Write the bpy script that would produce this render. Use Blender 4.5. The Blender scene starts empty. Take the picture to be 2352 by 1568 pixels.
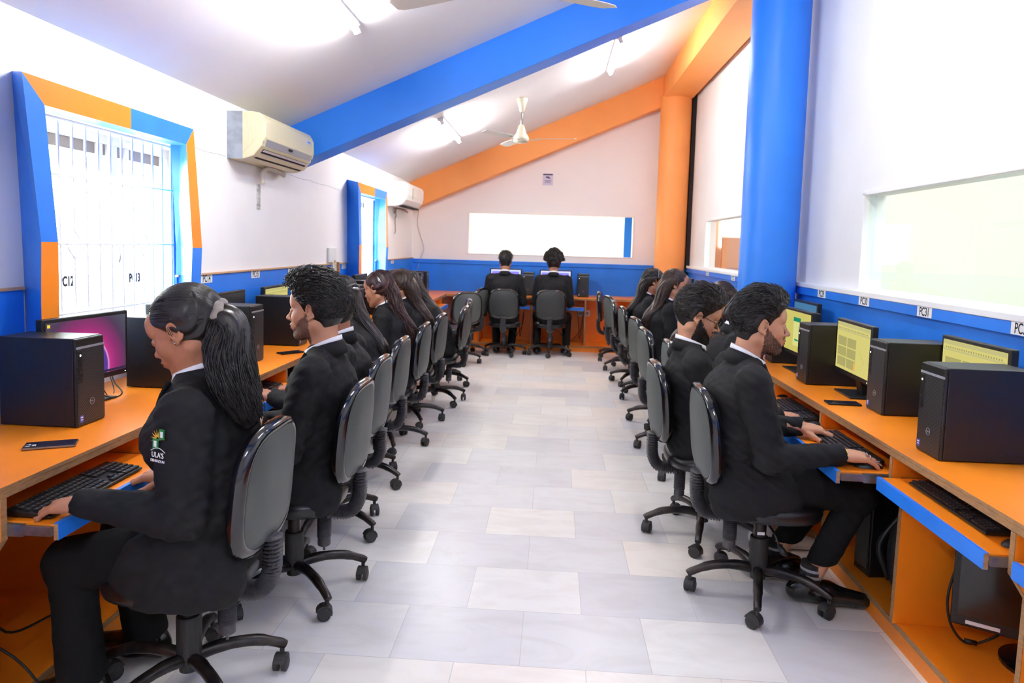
import bpy, bmesh, math, random
import numpy as np
from mathutils import Vector, Matrix, Euler
PI = math.pi
SC = bpy.context.scene
COL = SC.collection

# ------------------------------------------------------------------ camera, sky, exposure
def make_camera():
    yaw, pitch, roll = 0.05894, 0.07721, -0.02808
    cy, sy = math.cos(yaw), math.sin(yaw)
    f = Vector((-sy*math.cos(pitch), cy*math.cos(pitch), -math.sin(pitch)))
    r = Vector((cy, sy, 0)); d = f.cross(r)
    c, s = math.cos(roll), math.sin(roll)
    r2 = c*r + s*d; d2 = -s*r + c*d
    m = Matrix((r2, -d2, -f)).transposed().to_4x4()
    m.translation = Vector((0, 0, 1.45))
    cam = bpy.data.cameras.new('camera'); o = bpy.data.objects.new('camera', cam)
    COL.objects.link(o); o.matrix_world = m
    cam.sensor_width = 36; cam.lens = 1589.8/2352*36
    cam.shift_y = -97.8/2352; cam.clip_start = .02; cam.clip_end = 100
    cam.dof.use_dof = True; cam.dof.focus_distance = 2.6; cam.dof.aperture_fstop = 5.0
    SC.camera = o
make_camera()
w = bpy.data.worlds.new('daylight'); SC.world = w; w.use_nodes = True
w.node_tree.nodes['Background'].inputs[0].default_value = (1, .99, .985, 1)
w.node_tree.nodes['Background'].inputs[1].default_value = 5.0
SC.view_settings.view_transform = 'Standard'; SC.view_settings.look = 'None'
SC.view_settings.gamma = 1; SC.view_settings.use_curve_mapping = False
SC.view_settings.exposure = 1.72
SC.cycles.max_bounces = 8; SC.cycles.diffuse_bounces = 5; SC.cycles.glossy_bounces = 3
SC.cycles.transmission_bounces = 4; SC.cycles.sample_clamp_indirect = 6
SC.cycles.caustics_reflective = False; SC.cycles.caustics_refractive = False
SC.cycles.use_denoising = True
TUBE_STRENGTH = 55.0
XL, XR, YB, YN = -2.11, 1.90, 10.2, -3.2
def ceil_z(x): return 2.31 + .435*(x + 2.11)

# ------------------------------------------------------------------ materials
def srgb(r, g, b):
    f = lambda c: (c/255)/12.92 if c <= 10 else (((c/255)+.055)/1.055)**2.4
    return (f(r), f(g), f(b), 1)
MATS = {}
def mat(name, col, rough=.5, metal=0, var=.0, scale=8, bump=0, bscale=60, spec=.5, emit=None, estr=0, trans=0, alpha=1, sheen=0, coat=0, col2=None, stretch=None):
    if name in MATS: return MATS[name]
    m = bpy.data.materials.new(name); m.use_nodes = True; MATS[name] = m
    nt = m.node_tree; b = nt.nodes['Principled BSDF']
    b.inputs['Base Color'].default_value = col; b.inputs['Roughness'].default_value = rough
    b.inputs['Metallic'].default_value = metal
    b.inputs['Specular IOR Level'].default_value = spec
    if sheen: b.inputs['Sheen Weight'].default_value = sheen
    if coat: b.inputs['Coat Weight'].default_value = coat; b.inputs['Coat Roughness'].default_value = .08
    if trans: b.inputs['Transmission Weight'].default_value = trans
    if emit: b.inputs['Emission Color'].default_value = emit; b.inputs['Emission Strength'].default_value = estr
    if alpha < 1: b.inputs['Alpha'].default_value = alpha
    tc = nt.nodes.new('ShaderNodeTexCoord'); mp = nt.nodes.new('ShaderNodeMapping')
    nt.links.new(tc.outputs['Object'], mp.inputs[0])
    if stretch: mp.inputs['Scale'].default_value = stretch
    if var or col2:
        n = nt.nodes.new('ShaderNodeTexNoise'); n.inputs['Scale'].default_value = scale; n.inputs['Detail'].default_value = 4
        nt.links.new(mp.outputs[0], n.inputs['Vector'])
        cr = nt.nodes.new('ShaderNodeValToRGB')
        c2 = col2 or tuple(max(0, c*(1-var)) for c in col[:3]) + (1,)
        cr.color_ramp.elements[0].position = .35; cr.color_ramp.elements[1].position = .62
        cr.color_ramp.elements[0].color = c2; cr.color_ramp.elements[1].color = col
        nt.links.new(n.outputs['Fac'], cr.inputs[0]); nt.links.new(cr.outputs[0], b.inputs['Base Color'])
    if bump:
        n2 = nt.nodes.new('ShaderNodeTexNoise'); n2.inputs['Scale'].default_value = bscale; n2.inputs['Detail'].default_value = 3
        nt.links.new(mp.outputs[0], n2.inputs['Vector'])
        bp = nt.nodes.new('ShaderNodeBump'); bp.inputs['Strength'].default_value = bump; bp.inputs['Distance'].default_value = .002
        nt.links.new(n2.outputs['Fac'], bp.inputs['Height']); nt.links.new(bp.outputs[0], b.inputs['Normal'])
    return m
def emission(name, col, s):
    if name in MATS: return MATS[name]
    m = bpy.data.materials.new(name); m.use_nodes = True; MATS[name] = m
    nt = m.node_tree; nt.nodes.clear(); o = nt.nodes.new('ShaderNodeOutputMaterial'); e = nt.nodes.new('ShaderNodeEmission')
    e.inputs[0].default_value = col; e.inputs[1].default_value = s; nt.links.new(e.outputs[0], o.inputs[0]); return m

WHITE = mat('white_paint', srgb(240, 240, 241), .85, var=.03, scale=2.5, bump=.06, bscale=30)
WHITEB = mat('cream_paint', srgb(250, 242, 238), .85, var=.02, scale=2, bump=.06, bscale=30)
CEIL = mat('ceiling_paint', srgb(236, 234, 236), .9, var=.02, scale=2)
BLUEP = mat('blue_paint', srgb(44, 138, 250), .42, var=.06, scale=3, bump=.05, bscale=25)
BLUEL = mat('blue_laminate', srgb(40, 128, 240), .38, var=.12, scale=4)
ORANGEP = mat('orange_paint', srgb(255, 166, 88), .5, var=.04, scale=3, bump=.05, bscale=25)
ORANGEL = mat('orange_laminate', srgb(246, 140, 30), .36, var=.10, scale=3.5, bump=.05, bscale=200)
PLY = mat('plywood_edge', srgb(168, 126, 84), .7, var=.3, scale=30, stretch=(1, 1, 6))
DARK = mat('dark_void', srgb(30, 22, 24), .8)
STEEL = mat('steel_rail', srgb(150, 148, 146), .35, metal=.85, var=.3, scale=30)
WINW = mat('window_white', srgb(226, 220, 222), .6, var=.06, scale=12)
GRILLE = mat('grille_paint', srgb(232, 230, 231), .5, var=.08, scale=30)
BLKP = mat('black_plastic', srgb(19, 19, 20), .42, bump=.04, bscale=400)
CASE = mat('case_metal', srgb(17, 17, 18), .38, bump=.03, bscale=500)
BLKG = mat('black_gloss', srgb(14, 14, 18), .16, coat=.3)
RIM = mat('rim_vinyl', srgb(16, 15, 19), .14, coat=.5, bump=.12, bscale=30)
BLKM = mat('black_metal', srgb(20, 18, 19), .32, metal=.3, var=.3, scale=25, col2=srgb(52, 44, 42))
FOAM = mat('chair_backing', srgb(78, 82, 80), .48, var=.22, scale=5, bump=.08, bscale=120)
VINYL = mat('black_vinyl', srgb(17, 17, 20), .3, bump=.08, bscale=90)
BELLOW = mat('bellows_rubber', srgb(78, 76, 80), .5, var=.3, scale=40)
CASTER = mat('caster_plastic', srgb(48, 47, 48), .6, var=.35, scale=40)
RUBBER = mat('cable_black', srgb(18, 18, 18), .55)
ACCREAM = mat('ac_cream', srgb(226, 216, 178), .42, var=.05, scale=6)
ACWHITE = mat('ac_white', srgb(240, 240, 240), .35)
GREYP = mat('grey_plastic', srgb(142, 142, 150), .35)
PAPER = mat('paper', srgb(238, 238, 240), .8)
INK = mat('ink', srgb(22, 22, 24), .8)
CHROME = mat('chrome', srgb(200, 200, 200), .15, metal=1)
FANM = mat('fan_cream', srgb(214, 205, 180), .35, metal=.25)
FANB = mat('fan_blade', srgb(196, 186, 178), .45)

# ------------------------------------------------------------------ mesh helpers
class MB:
    def __init__(s): s.v = []; s.f = []; s.m = []; s.mi = 0
    def add(s, V, F):
        o = len(s.v); s.v += [tuple(map(float, p)) for p in V]; s.f += [tuple(i+o for i in f) for f in F]; s.m += [s.mi]*len(F); return s
    def box(s, x0, x1, y0, y1, z0, z1):
        V = [(x, y, z) for x in (x0, x1) for y in (y0, y1) for z in (z0, z1)]
        return s.add(V, [(0, 1, 3, 2), (4, 6, 7, 5), (0, 4, 5, 1), (2, 3, 7, 6), (0, 2, 6, 4), (1, 5, 7, 3)])
    def prism(s, poly, axis, a, b):
        """polygon (two other axes, in order) extruded along axis from a to b"""
        def P(u, w, t): return {'x': (t, u, w), 'y': (u, t, w), 'z': (u, w, t)}[axis]
        n = len(poly); V = [P(u, w, a) for u, w in poly] + [P(u, w, b) for u, w in poly]
        F = [tuple(range(n))[::-1], tuple(range(n, 2*n))] + [(i, (i+1) % n, n+(i+1) % n, n+i) for i in range(n)]
        return s.add(V, F)
    def tube(s, path, r, n=8, caps=True, squash=None):
        P = np.array(path, float); m = len(P); R = np.full(m, r, float) if np.isscalar(r) else np.array(r, float)
        T = np.gradient(P, axis=0); T /= np.linalg.norm(T, axis=1)[:, None] + 1e-9
        up = np.array([0, 0, 1.]) if abs(T[0][2]) < .9 else np.array([1., 0, 0])
        V = []; u = np.cross(T[0], up); u /= np.linalg.norm(u)
        for i in range(m):
            u = u - T[i]*np.dot(u, T[i]); u /= np.linalg.norm(u) + 1e-9; w_ = np.cross(T[i], u)
            for k in range(n):
                a = 2*PI*k/n; q = squash or (1, 1)
                V.append(P[i] + R[i]*(u*math.cos(a)*q[0] + w_*math.sin(a)*q[1]))
        F = [(i*n+k, i*n+(k+1) % n, (i+1)*n+(k+1) % n, (i+1)*n+k) for i in range(m-1) for k in range(n)]
        if caps: F += [tuple(range(n))[::-1], tuple((m-1)*n+k for k in range(n))]
        return s.add(V, F)
    def lathe(s, prof, c=(0, 0, 0), axis='z', n=20):
        V = []
        for r, h in prof:
            for k in range(n):
                a = 2*PI*k/n; x, y = r*math.cos(a), r*math.sin(a)
                q = {'z': (x, y, h), 'x': (h, x, y), 'y': (x, h, y)}[axis]
                V.append((c[0]+q[0], c[1]+q[1], c[2]+q[2]))
        m = len(prof)
        F = [(i*n+k, i*n+(k+1) % n, (i+1)*n+(k+1) % n, (i+1)*n+k) for i in range(m-1) for k in range(n)]
        F += [tuple(range(n))[::-1], tuple((m-1)*n+k for k in range(n))]
        return s.add(V, F)
    def grid(s, fn, nu, nv, closed=False):
        V = [fn(i/(nu-1), j/(nv-1)) for i in range(nu) for j in range(nv)]
        F = [(i*nv+j, (i+1)*nv+j, (i+1)*nv+j+1, i*nv+j+1) for i in range(nu-1) for j in range(nv-1)]
        return s.add(V, F)
    def obj(s, name, mats, parent=None, smooth=False, bevel=0, seg=2, loc=None, fix=True):
        me = bpy.data.meshes.new(name); me.from_pydata(s.v, [], s.f)
        if not isinstance(mats, (list, tuple)): mats = [mats]
        for m_ in mats: me.materials.append(m_)
        if len(mats) > 1: me.polygons.foreach_set('material_index', s.m)
        if fix:
            bm = bmesh.new(); bm.from_mesh(me); bmesh.ops.recalc_face_normals(bm, faces=bm.faces); bm.to_mesh(me); bm.free()
        if smooth: me.polygons.foreach_set('use_smooth', [True]*len(me.polygons))
        o = bpy.data.objects.new(name, me); COL.objects.link(o)
        if parent: o.parent = parent
        if loc: o.location = loc
        if bevel:
            b = o.modifiers.new('bevel', 'BEVEL'); b.width = bevel; b.segments = seg; b.limit_method = 'ANGLE'; b.angle_limit = .6
            b.harden_normals = False
        if smooth == 'auto':
            me.polygons.foreach_set('use_smooth', [False]*len(me.polygons))
        return o
def tag(o, label=None, cat=None, group=None, kind=None):
    if label: o['label'] = label
    if cat: o['category'] = cat
    if group: o['group'] = group
    if kind: o['kind'] = kind
    return o
def empty(name, loc=(0, 0, 0), rz=0, label=None, cat=None, group=None):
    o = bpy.data.objects.new(name, None); COL.objects.link(o); o.location = loc; o.rotation_euler = (0, 0, rz)
    o.empty_display_size = .05
    return tag(o, label, cat, group)
def struct(o): o['kind'] = 'structure'; return o
def copy_tree(o, parent=None):
    c = o.copy(); COL.objects.link(c); c.parent = parent
    for ch in list(o.children): copy_tree(ch, c)
    return c
def text(name, s, size, mtl, loc, rot, parent=None, ext=.0004, align='CENTER', sx=1):
    cu = bpy.data.curves.new(name, 'FONT'); cu.body = s; cu.size = size; cu.extrude = ext; cu.offset = size*(.03 if s in ('PC12', 'PC13') else .012) if s.startswith('PC') else 0; cu.align_x = align; cu.align_y = 'CENTER'
    o = bpy.data.objects.new(name, cu); COL.objects.link(o); o.rotation_euler = rot; o.location = loc; o.scale = (sx, 1, 1)
    dg = bpy.context.evaluated_depsgraph_get(); me = bpy.data.meshes.new_from_object(o.evaluated_get(dg))
    bpy.data.objects.remove(o); me.materials.clear(); me.materials.append(mtl)
    o = bpy.data.objects.new(name, me); COL.objects.link(o); o.rotation_euler = rot; o.location = loc; o.scale = (sx, 1, 1)
    if parent: o.parent = parent
    return o
ROT_PX = (PI/2, 0, PI/2)     # text on a wall facing +x
ROT_NX = (PI/2, 0, -PI/2)    # facing -x
ROT_NY = (PI/2, 0, 0)        # facing -y (towards the camera)
def smoothpath(pts, n=6):
    P = [np.array(p, float) for p in pts]; P = [2*P[0]-P[1]] + P + [2*P[-1]-P[-2]]; out = []
    for i in range(1, len(P)-2):
        for k in range(n):
            t = k/n; a, b, c, d = P[i-1:i+3]
            out.append(.5*((2*b)+(-a+c)*t+(2*a-5*b+4*c-d)*t*t+(-a+3*b-3*c+d)*t**3))
    out.append(P[-2]); return out
# ------------------------------------------------------------------ floor
def floor_material():
    m = bpy.data.materials.new('marble_tiles'); m.use_nodes = True; nt = m.node_tree; N = nt.nodes; L = nt.links; b = N['Principled BSDF']
    tc = N.new('ShaderNodeTexCoord'); mp = N.new('ShaderNodeMapping'); mp.vector_type = 'POINT'
    mp.inputs['Location'].default_value = (.303+45.7, -2.29+.3605*40, 0); L.new(tc.outputs['Object'], mp.inputs[0])
    br = N.new('ShaderNodeTexBrick'); br.offset = .5; br.offset_frequency = 2; br.squash_frequency = 1; br.squash = 1
    br.inputs['Scale'].default_value = 1; br.inputs['Brick Width'].default_value = .457; br.inputs['Row Height'].default_value = .3605
    br.inputs['Mortar Size'].default_value = .0016; br.inputs['Mortar Smooth'].default_value = .3; br.inputs['Bias'].default_value = 0
    br.inputs['Color1'].default_value = (0, 0, 0, 1); br.inputs['Color2'].default_value = (1, 1, 1, 1); br.inputs['Mortar'].default_value = (.5, .5, .5, 1)
    L.new(mp.outputs[0], br.inputs['Vector'])
    cr = N.new('ShaderNodeValToRGB'); e = cr.color_ramp.elements; cr.color_ramp.interpolation = 'LINEAR'
    e[0].position = 0; e[0].color = srgb(212, 211, 214); e[1].position = 1; e[1].color = srgb(240, 238, 232)
    for p, c in ((.25, (226, 225, 224)), (.45, (234, 232, 228)), (.6, (238, 230, 222)), (.8, (230, 226, 220))):
        q = e.new(p); q.color = srgb(*c)
    L.new(br.outputs['Color'], cr.inputs[0])
    n = N.new('ShaderNodeTexNoise'); n.inputs['Scale'].default_value = 3.2; n.inputs['Detail'].default_value = 7; n.inputs['Roughness'].default_value = .6; n.inputs['Distortion'].default_value = 1.2
    mp2 = N.new('ShaderNodeMapping'); mp2.inputs['Scale'].default_value = (1, 2.4, 1); mp2.inputs['Rotation'].default_value = (0, 0, .4)
    L.new(tc.outputs['Object'], mp2.inputs[0]); L.new(mp2.outputs[0], n.inputs['Vector'])
    c2 = N.new('ShaderNodeValToRGB'); c2.color_ramp.elements[0].position = .36; c2.color_ramp.elements[0].color = (.91, .90, .885, 1)
    c2.color_ramp.elements[1].position = .56; c2.color_ramp.elements[1].color = (1, 1, 1, 1); L.new(n.outputs['Fac'], c2.inputs[0])
    mx = N.new('ShaderNodeMix'); mx.data_type = 'RGBA'; mx.blend_type = 'MULTIPLY'; mx.inputs[0].default_value = .8
    L.new(cr.outputs[0], mx.inputs[6]); L.new(c2.outputs[0], mx.inputs[7])
    m2 = N.new('ShaderNodeMix'); m2.data_type = 'RGBA'; L.new(br.outputs['Fac'], m2.inputs[0]); L.new(mx.outputs[2], m2.inputs[6]); m2.inputs[7].default_value = srgb(196, 192, 192)
    L.new(m2.outputs[2], b.inputs['Base Color']); b.inputs['Roughness'].default_value = .3; b.inputs['Specular IOR Level'].default_value = .35
    return m
struct(MB().box(XL-.15, XR+.15, YN, YB+.15, -.1, 0).obj('floor', floor_material()))

# ------------------------------------------------------------------ walls
W1 = dict(y0=2.70, y1=3.98, z0=1.0, z1=1.945)      # openings in the left wall
W2 = dict(y0=7.03, y1=8.31, z0=1.0, z1=1.935)
def wall_left():
    m = MB(); x0, x1 = XL-.22, XL; zt = 2.34
    m.box(x0, x1, YN, W1['y0'], 0, zt); m.box(x0, x1, W1['y1'], W2['y0'], 0, zt); m.box(x0, x1, W2['y1'], YB+.15, 0, zt)
    for w_ in (W1, W2):
        m.box(x0, x1, w_['y0'], w_['y1'], 0, w_['z0']); m.box(x0, x1, w_['y0'], w_['y1'], w_['z1'], zt)
    struct(m.obj('wall_left', WHITE, fix=False))
wall_left()
def wall_back():
    m = MB(); a, b = -1.285, 1.145
    m.box(XL, a, YB, YB+.15, 0, 4.4); m.box(b, XR+.05, YB, YB+.15, 0, 4.4); m.box(a, b, YB, YB+.15, 0, 1.31); m.box(a, b, YB, YB+.15, 1.92, 4.4)
    struct(m.obj('wall_back', WHITEB, fix=False))
wall_back()
RW = [(1.9-.7, 4.43), (6.0, 8.90)]       # glazed openings of the right wall (y ranges)
def wall_right():
    m = MB(); x0, x1 = XR, XR+.12; z0, z1 = 1.235, 1.832
    ys = [YN, RW[0][0]-.2, RW[0][1], RW[1][0], RW[1][1], YB+.15]
    RW[0] = (ys[1], RW[0][1])
    m.box(x0, x1, ys[0], ys[1], 0, 4.6); m.box(x0, x1, ys[2], ys[3], 0, 4.6); m.box(x0, x1, ys[4], ys[5], 0, 4.6)
    for a, b in RW: m.box(x0, x1, a, b, 0, z0); m.box(x0, x1, a, b, z1, 4.6)
    struct(m.obj('wall_right', WHITE, fix=False))
wall_right()
struct(MB().box(XL-.2, XR+.12, YN-.12, YN, 0, 4.6).obj('wall_near', WHITE))
struct(MB().prism([(XL-.22, ceil_z(XL-.22)), (XR+.3, ceil_z(XR+.3)), (XR+.3, ceil_z(XR+.3)+.12), (XL-.22, ceil_z(XL-.22)+.12)], 'y', YN-.1, YB+.2).obj('ceiling', CEIL))

# ------------------------------------------------------------------ beams and columns
def slab(name, f0, f1, y0, y1, mt, label, x0=XL, x1=1.45):
    o = MB().prism([(x0, f0(x0)), (x1, f0(x1)), (x1, f1(x1)), (x0, f1(x0))], 'y', y0, y1).obj(name, mt, bevel=.004)
    tag(o, label, 'beam')
    o['kind'] = 'structure'; return o
slab('ceiling_beam', lambda x: 2.90+.425*x, lambda x: ceil_z(x)+.01, 5.35, 5.6, BLUEP, 'blue sloping beam crossing the ceiling to the blue column', x1=1.62)
slab('ceiling_beam', lambda x: 2.82+.4276*x, lambda x: ceil_z(x)+.01, 9.95, 10.2, ORANGEP, 'orange sloping beam along the top of the back wall')
slab('ceiling_beam', lambda x: 2.90+.425*x, lambda x: ceil_z(x)+.01, .85, 1.1, BLUEP, 'blue sloping beam above the camera', x1=1.62)
def beamy(y0, y1, mt, label):
    o = MB().prism([(1.45, 3.54), (1.84, 3.54), (1.84, 4.06), (1.45, ceil_z(1.45)+.01)], 'y', y0, y1).obj('ceiling_beam', mt, bevel=.004); o['kind'] = 'structure'
    return tag(o, label, 'beam')
beamy(5.62, 10.2, ORANGEP, 'orange beam running from the orange column towards the camera')
beamy(YN, 5.3, BLUEP, 'blue beam running above the right wall near the camera')
for y, mt, l in ((5.45, BLUEP, 'thick round blue column beside the glazed right wall'), (9.93, ORANGEP, 'round orange column in the far right corner'), (.95, BLUEP, 'round blue column out of the frame')):
    if y < 2: continue
    o = MB().lathe([(.212, 0), (.212, 4.3 if y < 9 else 3.56)], (1.643 if y < 9 else 1.628, y, 0), n=64).obj('column', mt, smooth=True)
    md = o.modifiers.new('e', 'EDGE_SPLIT'); md.split_angle = .6; o['kind'] = 'structure'; tag(o, l, 'column')
# dark gap and brown strip painted as shadow behind the orange column and its beam
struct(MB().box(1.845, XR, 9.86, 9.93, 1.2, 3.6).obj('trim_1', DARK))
struct(MB().box(1.84, XR, 5.7, 9.9, 3.60, 3.66).obj('trim_2', mat('brown_shadow_paint', srgb(150, 84, 52), .7)))

# ------------------------------------------------------------------ dado boards and ledges
LB = BLUEL
PAPERT = mat('thin_paper', srgb(250, 250, 250), .8)
tn = PAPERT.node_tree; _t = tn.nodes.new('ShaderNodeBsdfTranslucent'); _m = tn.nodes.new('ShaderNodeMixShader'); _m.inputs[0].default_value = .18
tn.links.new(tn.nodes['Principled BSDF'].outputs[0], _m.inputs[1]); tn.links.new(_t.outputs[0], _m.inputs[2]); tn.links.new(_m.outputs[0], tn.nodes['Material Output'].inputs[0])
ridge = mat('dado_edge', srgb(196, 158, 124), .6)
for i, (a, b) in enumerate(((YN, 2.62), (3.74, 6.53), (6.66, 6.93), (8.06, YB))):
    struct(MB().box(XL, XL+.012, a, b, .75, 1.22).obj('trim_%d' % (i*2+3), LB))
    struct(MB().box(XL, XL+.022, a, b, 1.22, 1.232).obj('trim_%d' % (i*2+4), ridge, bevel=.002))
struct(MB().box(XL, XL+.03, 6.60, 6.64, .75, 1.24).obj('trim_11', PLY))
struct(MB().box(XL+.012, 1.62, YB-.014, YB, .75, 1.215).obj('trim_12', LB))
struct(MB().box(XL+.012, 1.62, YB-.03, YB-.014, 1.155, 1.215).obj('trim_13', LB, bevel=.004))
for k, (a, b) in enumerate(((YN, 5.5), (5.66, YB))):
    struct(MB().box(XR-.012, XR, a, b, .75, 1.20).obj('trim_%d' % (14+3*k), LB))
    struct(MB().box(XR-.04, XR-.012, a, b, 1.145, 1.20).obj('trim_%d' % (15+3*k), LB, bevel=.003))
    struct(MB().box(XR-.045, XR+.0, a, b, 1.20, 1.232).obj('trim_%d' % (16+3*k), WHITE, bevel=.004))
struct(MB().box(1.84, XR-.03, 5.50, 5.52, .75, 1.21).obj('trim_20', mat('brown_post', srgb(92, 74, 66), .7)))

# ------------------------------------------------------------------ glazed partitions and rooms behind them
def glass_material():
    m = bpy.data.materials.new('clear_glass'); m.use_nodes = True; nt = m.node_tree; N = nt.nodes; L = nt.links; N.clear()
    o = N.new('ShaderNodeOutputMaterial'); mx = N.new('ShaderNodeMixShader'); t = N.new('ShaderNodeBsdfTransparent'); g = N.new('ShaderNodeBsdfGlossy'); f = N.new('ShaderNodeFresnel')
    t.inputs[0].default_value = (.90, .96, .93, 1); g.inputs['Roughness'].default_value = .01; f.inputs[0].default_value = 1.5
    ge = N.new('ShaderNodeNewGeometry'); mm = N.new('ShaderNodeMath'); mm.operation = 'SUBTRACT'; mm.use_clamp = True
    L.new(f.outputs[0], mm.inputs[0]); L.new(ge.outputs['Backfacing'], mm.inputs[1]); L.new(mm.outputs[0], mx.inputs[0]); L.new(t.outputs[0], mx.inputs[1]); L.new(g.outputs[0], mx.inputs[2]); L.new(mx.outputs[0], o.inputs[0]); return m
GLASS = glass_material()
def pane_x(i, a, b, fr=True):
    r = empty('window_%d' % i); r['kind'] = 'structure'
    z0, z1 = 1.235, 1.832; m = MB(); x0, x1 = XR-.010, XR+.125; t = .016
    m.box(x0, x1, a, b, z1-t, z1+.012); m.box(x0, x1, a, b, z0-.005, z0+.012); m.box(x0, x1, b-t, b+.01, z0, z1); m.box(x0, x1, a-.01, a+t, z0, z1)
    m.obj('window_frame', WHITE, r, bevel=.003); MB().box(XR+.022, XR+.028, a+.01, b-.01, z0, z1).obj('pane', GLASS, r)
pane_x(3, RW[0][0], RW[0][1]); pane_x(4, RW[1][0], RW[1][1])
r = empty('window_5'); r['kind'] = 'structure'; m = MB()
for q in ((-1.285, 1.145, 1.905, 1.925), (-1.285, 1.145, 1.305, 1.318), (-1.29, -1.265, 1.31, 1.92), (1.13, 1.15, 1.31, 1.92)): m.box(q[0], q[1], YB-.01, YB+.15, q[2], q[3])
m.obj('window_frame', WHITEB, r, bevel=.002); MB().box(-1.27, 1.135, YB+.05, YB+.056, 1.31, 1.92).obj('pane', GLASS, r)
# neighbouring rooms seen through the glass
ROOMP = mat('pale_green_paint', srgb(238, 239, 228), .9); ROOMB = mat('pale_mint_paint', srgb(240, 244, 240), .9)
struct(MB().box(4.4, 4.5, YN, 5.9, 0, 3.4).box(XR+.12, 4.5, 5.9, 6.0, 0, 3.4).obj('wall_east', ROOMP))
struct(MB().box(XR+.12, 9, YN, 20, -.1, 0).obj('floor_side', mat('plain_floor', srgb(214, 210, 204), .5)))
struct(MB().box(XR+.12, 9, YN, 20, 3.4, 3.5).obj('ceiling_side', mat('side_ceiling', srgb(205, 190, 225), .9)))
struct(MB().box(XR+.12, 4.5, YN-.1, YN, 0, 3.4).obj('wall_side_near', ROOMP))
struct(MB().box(8.9, 9, 6, 20, 0, 3.4).box(XR+.12, 9, 18.9, 19, 0, 3.4).obj('wall_far_side', mat('peach_paint', srgb(226, 182, 154), .9)))
struct(MB().box(XR+.12, XR+.2, YB+.2, 19, 0, 3.4).obj('wall_far_west', ORANGEP))
struct(MB().box(-3.2, 1.9, 12.4, 12.5, 0, 3.2).obj('wall_rear_room', ROOMB))
struct(MB().box(-3.2, 1.9, YB+.2, 12.5, -.1, 0).box(-3.2, 1.9, YB+.2, 12.5, 3.2, 3.3).box(-3.3, -3.2, YB+.2, 12.5, 0, 3.2).obj('wall_rear_shell', ROOMB))
o = MB().box(1.03, 1.22, YB+.22, YB+.26, .9, 2.3).obj('door_1', BLUEP); struct(o)
o = tag(empty('office_partition', (5.2, 15.2, 0)), 'brown and grey office partition seen through the far right glazing', 'partition')
MB().box(-1.6, -.05, -.04, .04, 0, 1.74).obj('brown_panel', mat('brown_board', srgb(186, 140, 108), .8), o)
MB().box(-.05, 1.4, -.04, .04, 0, 1.74).obj('grey_panel', mat('grey_board', srgb(178, 174, 168), .8), o)
MB().box(-1.62, 1.42, -.05, .05, 1.74, 1.78).obj('top_rail', WHITE, o)
r = empty('window_6', (5.15, 18.88, 2.05)); r['kind'] = 'structure'
MB().box(-.75, .75, -.02, .01, -.48, .48).obj('bright_pane', emission('daylight_pane', (1, 1, 1, 1), 4), r)
def fill_light(name, loc, sx, sy, e):
    l = bpy.data.lights.new(name, 'AREA'); l.shape = 'RECTANGLE'; l.size = sx; l.size_y = sy; l.energy = e; o = bpy.data.objects.new(name, l); COL.objects.link(o); o.location = loc
fill_light('side_room_fill', (3.2, 2.5, 3.3), 1.5, 4, 40); fill_light('far_side_room_fill', (4.5, 12.5, 3.3), 3, 8, 45); fill_light('rear_room_fill', (-.5, 11.4, 3.1), 3, 1.5, 13)  # unseen area fills added to brighten the rooms behind the glass

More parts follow.
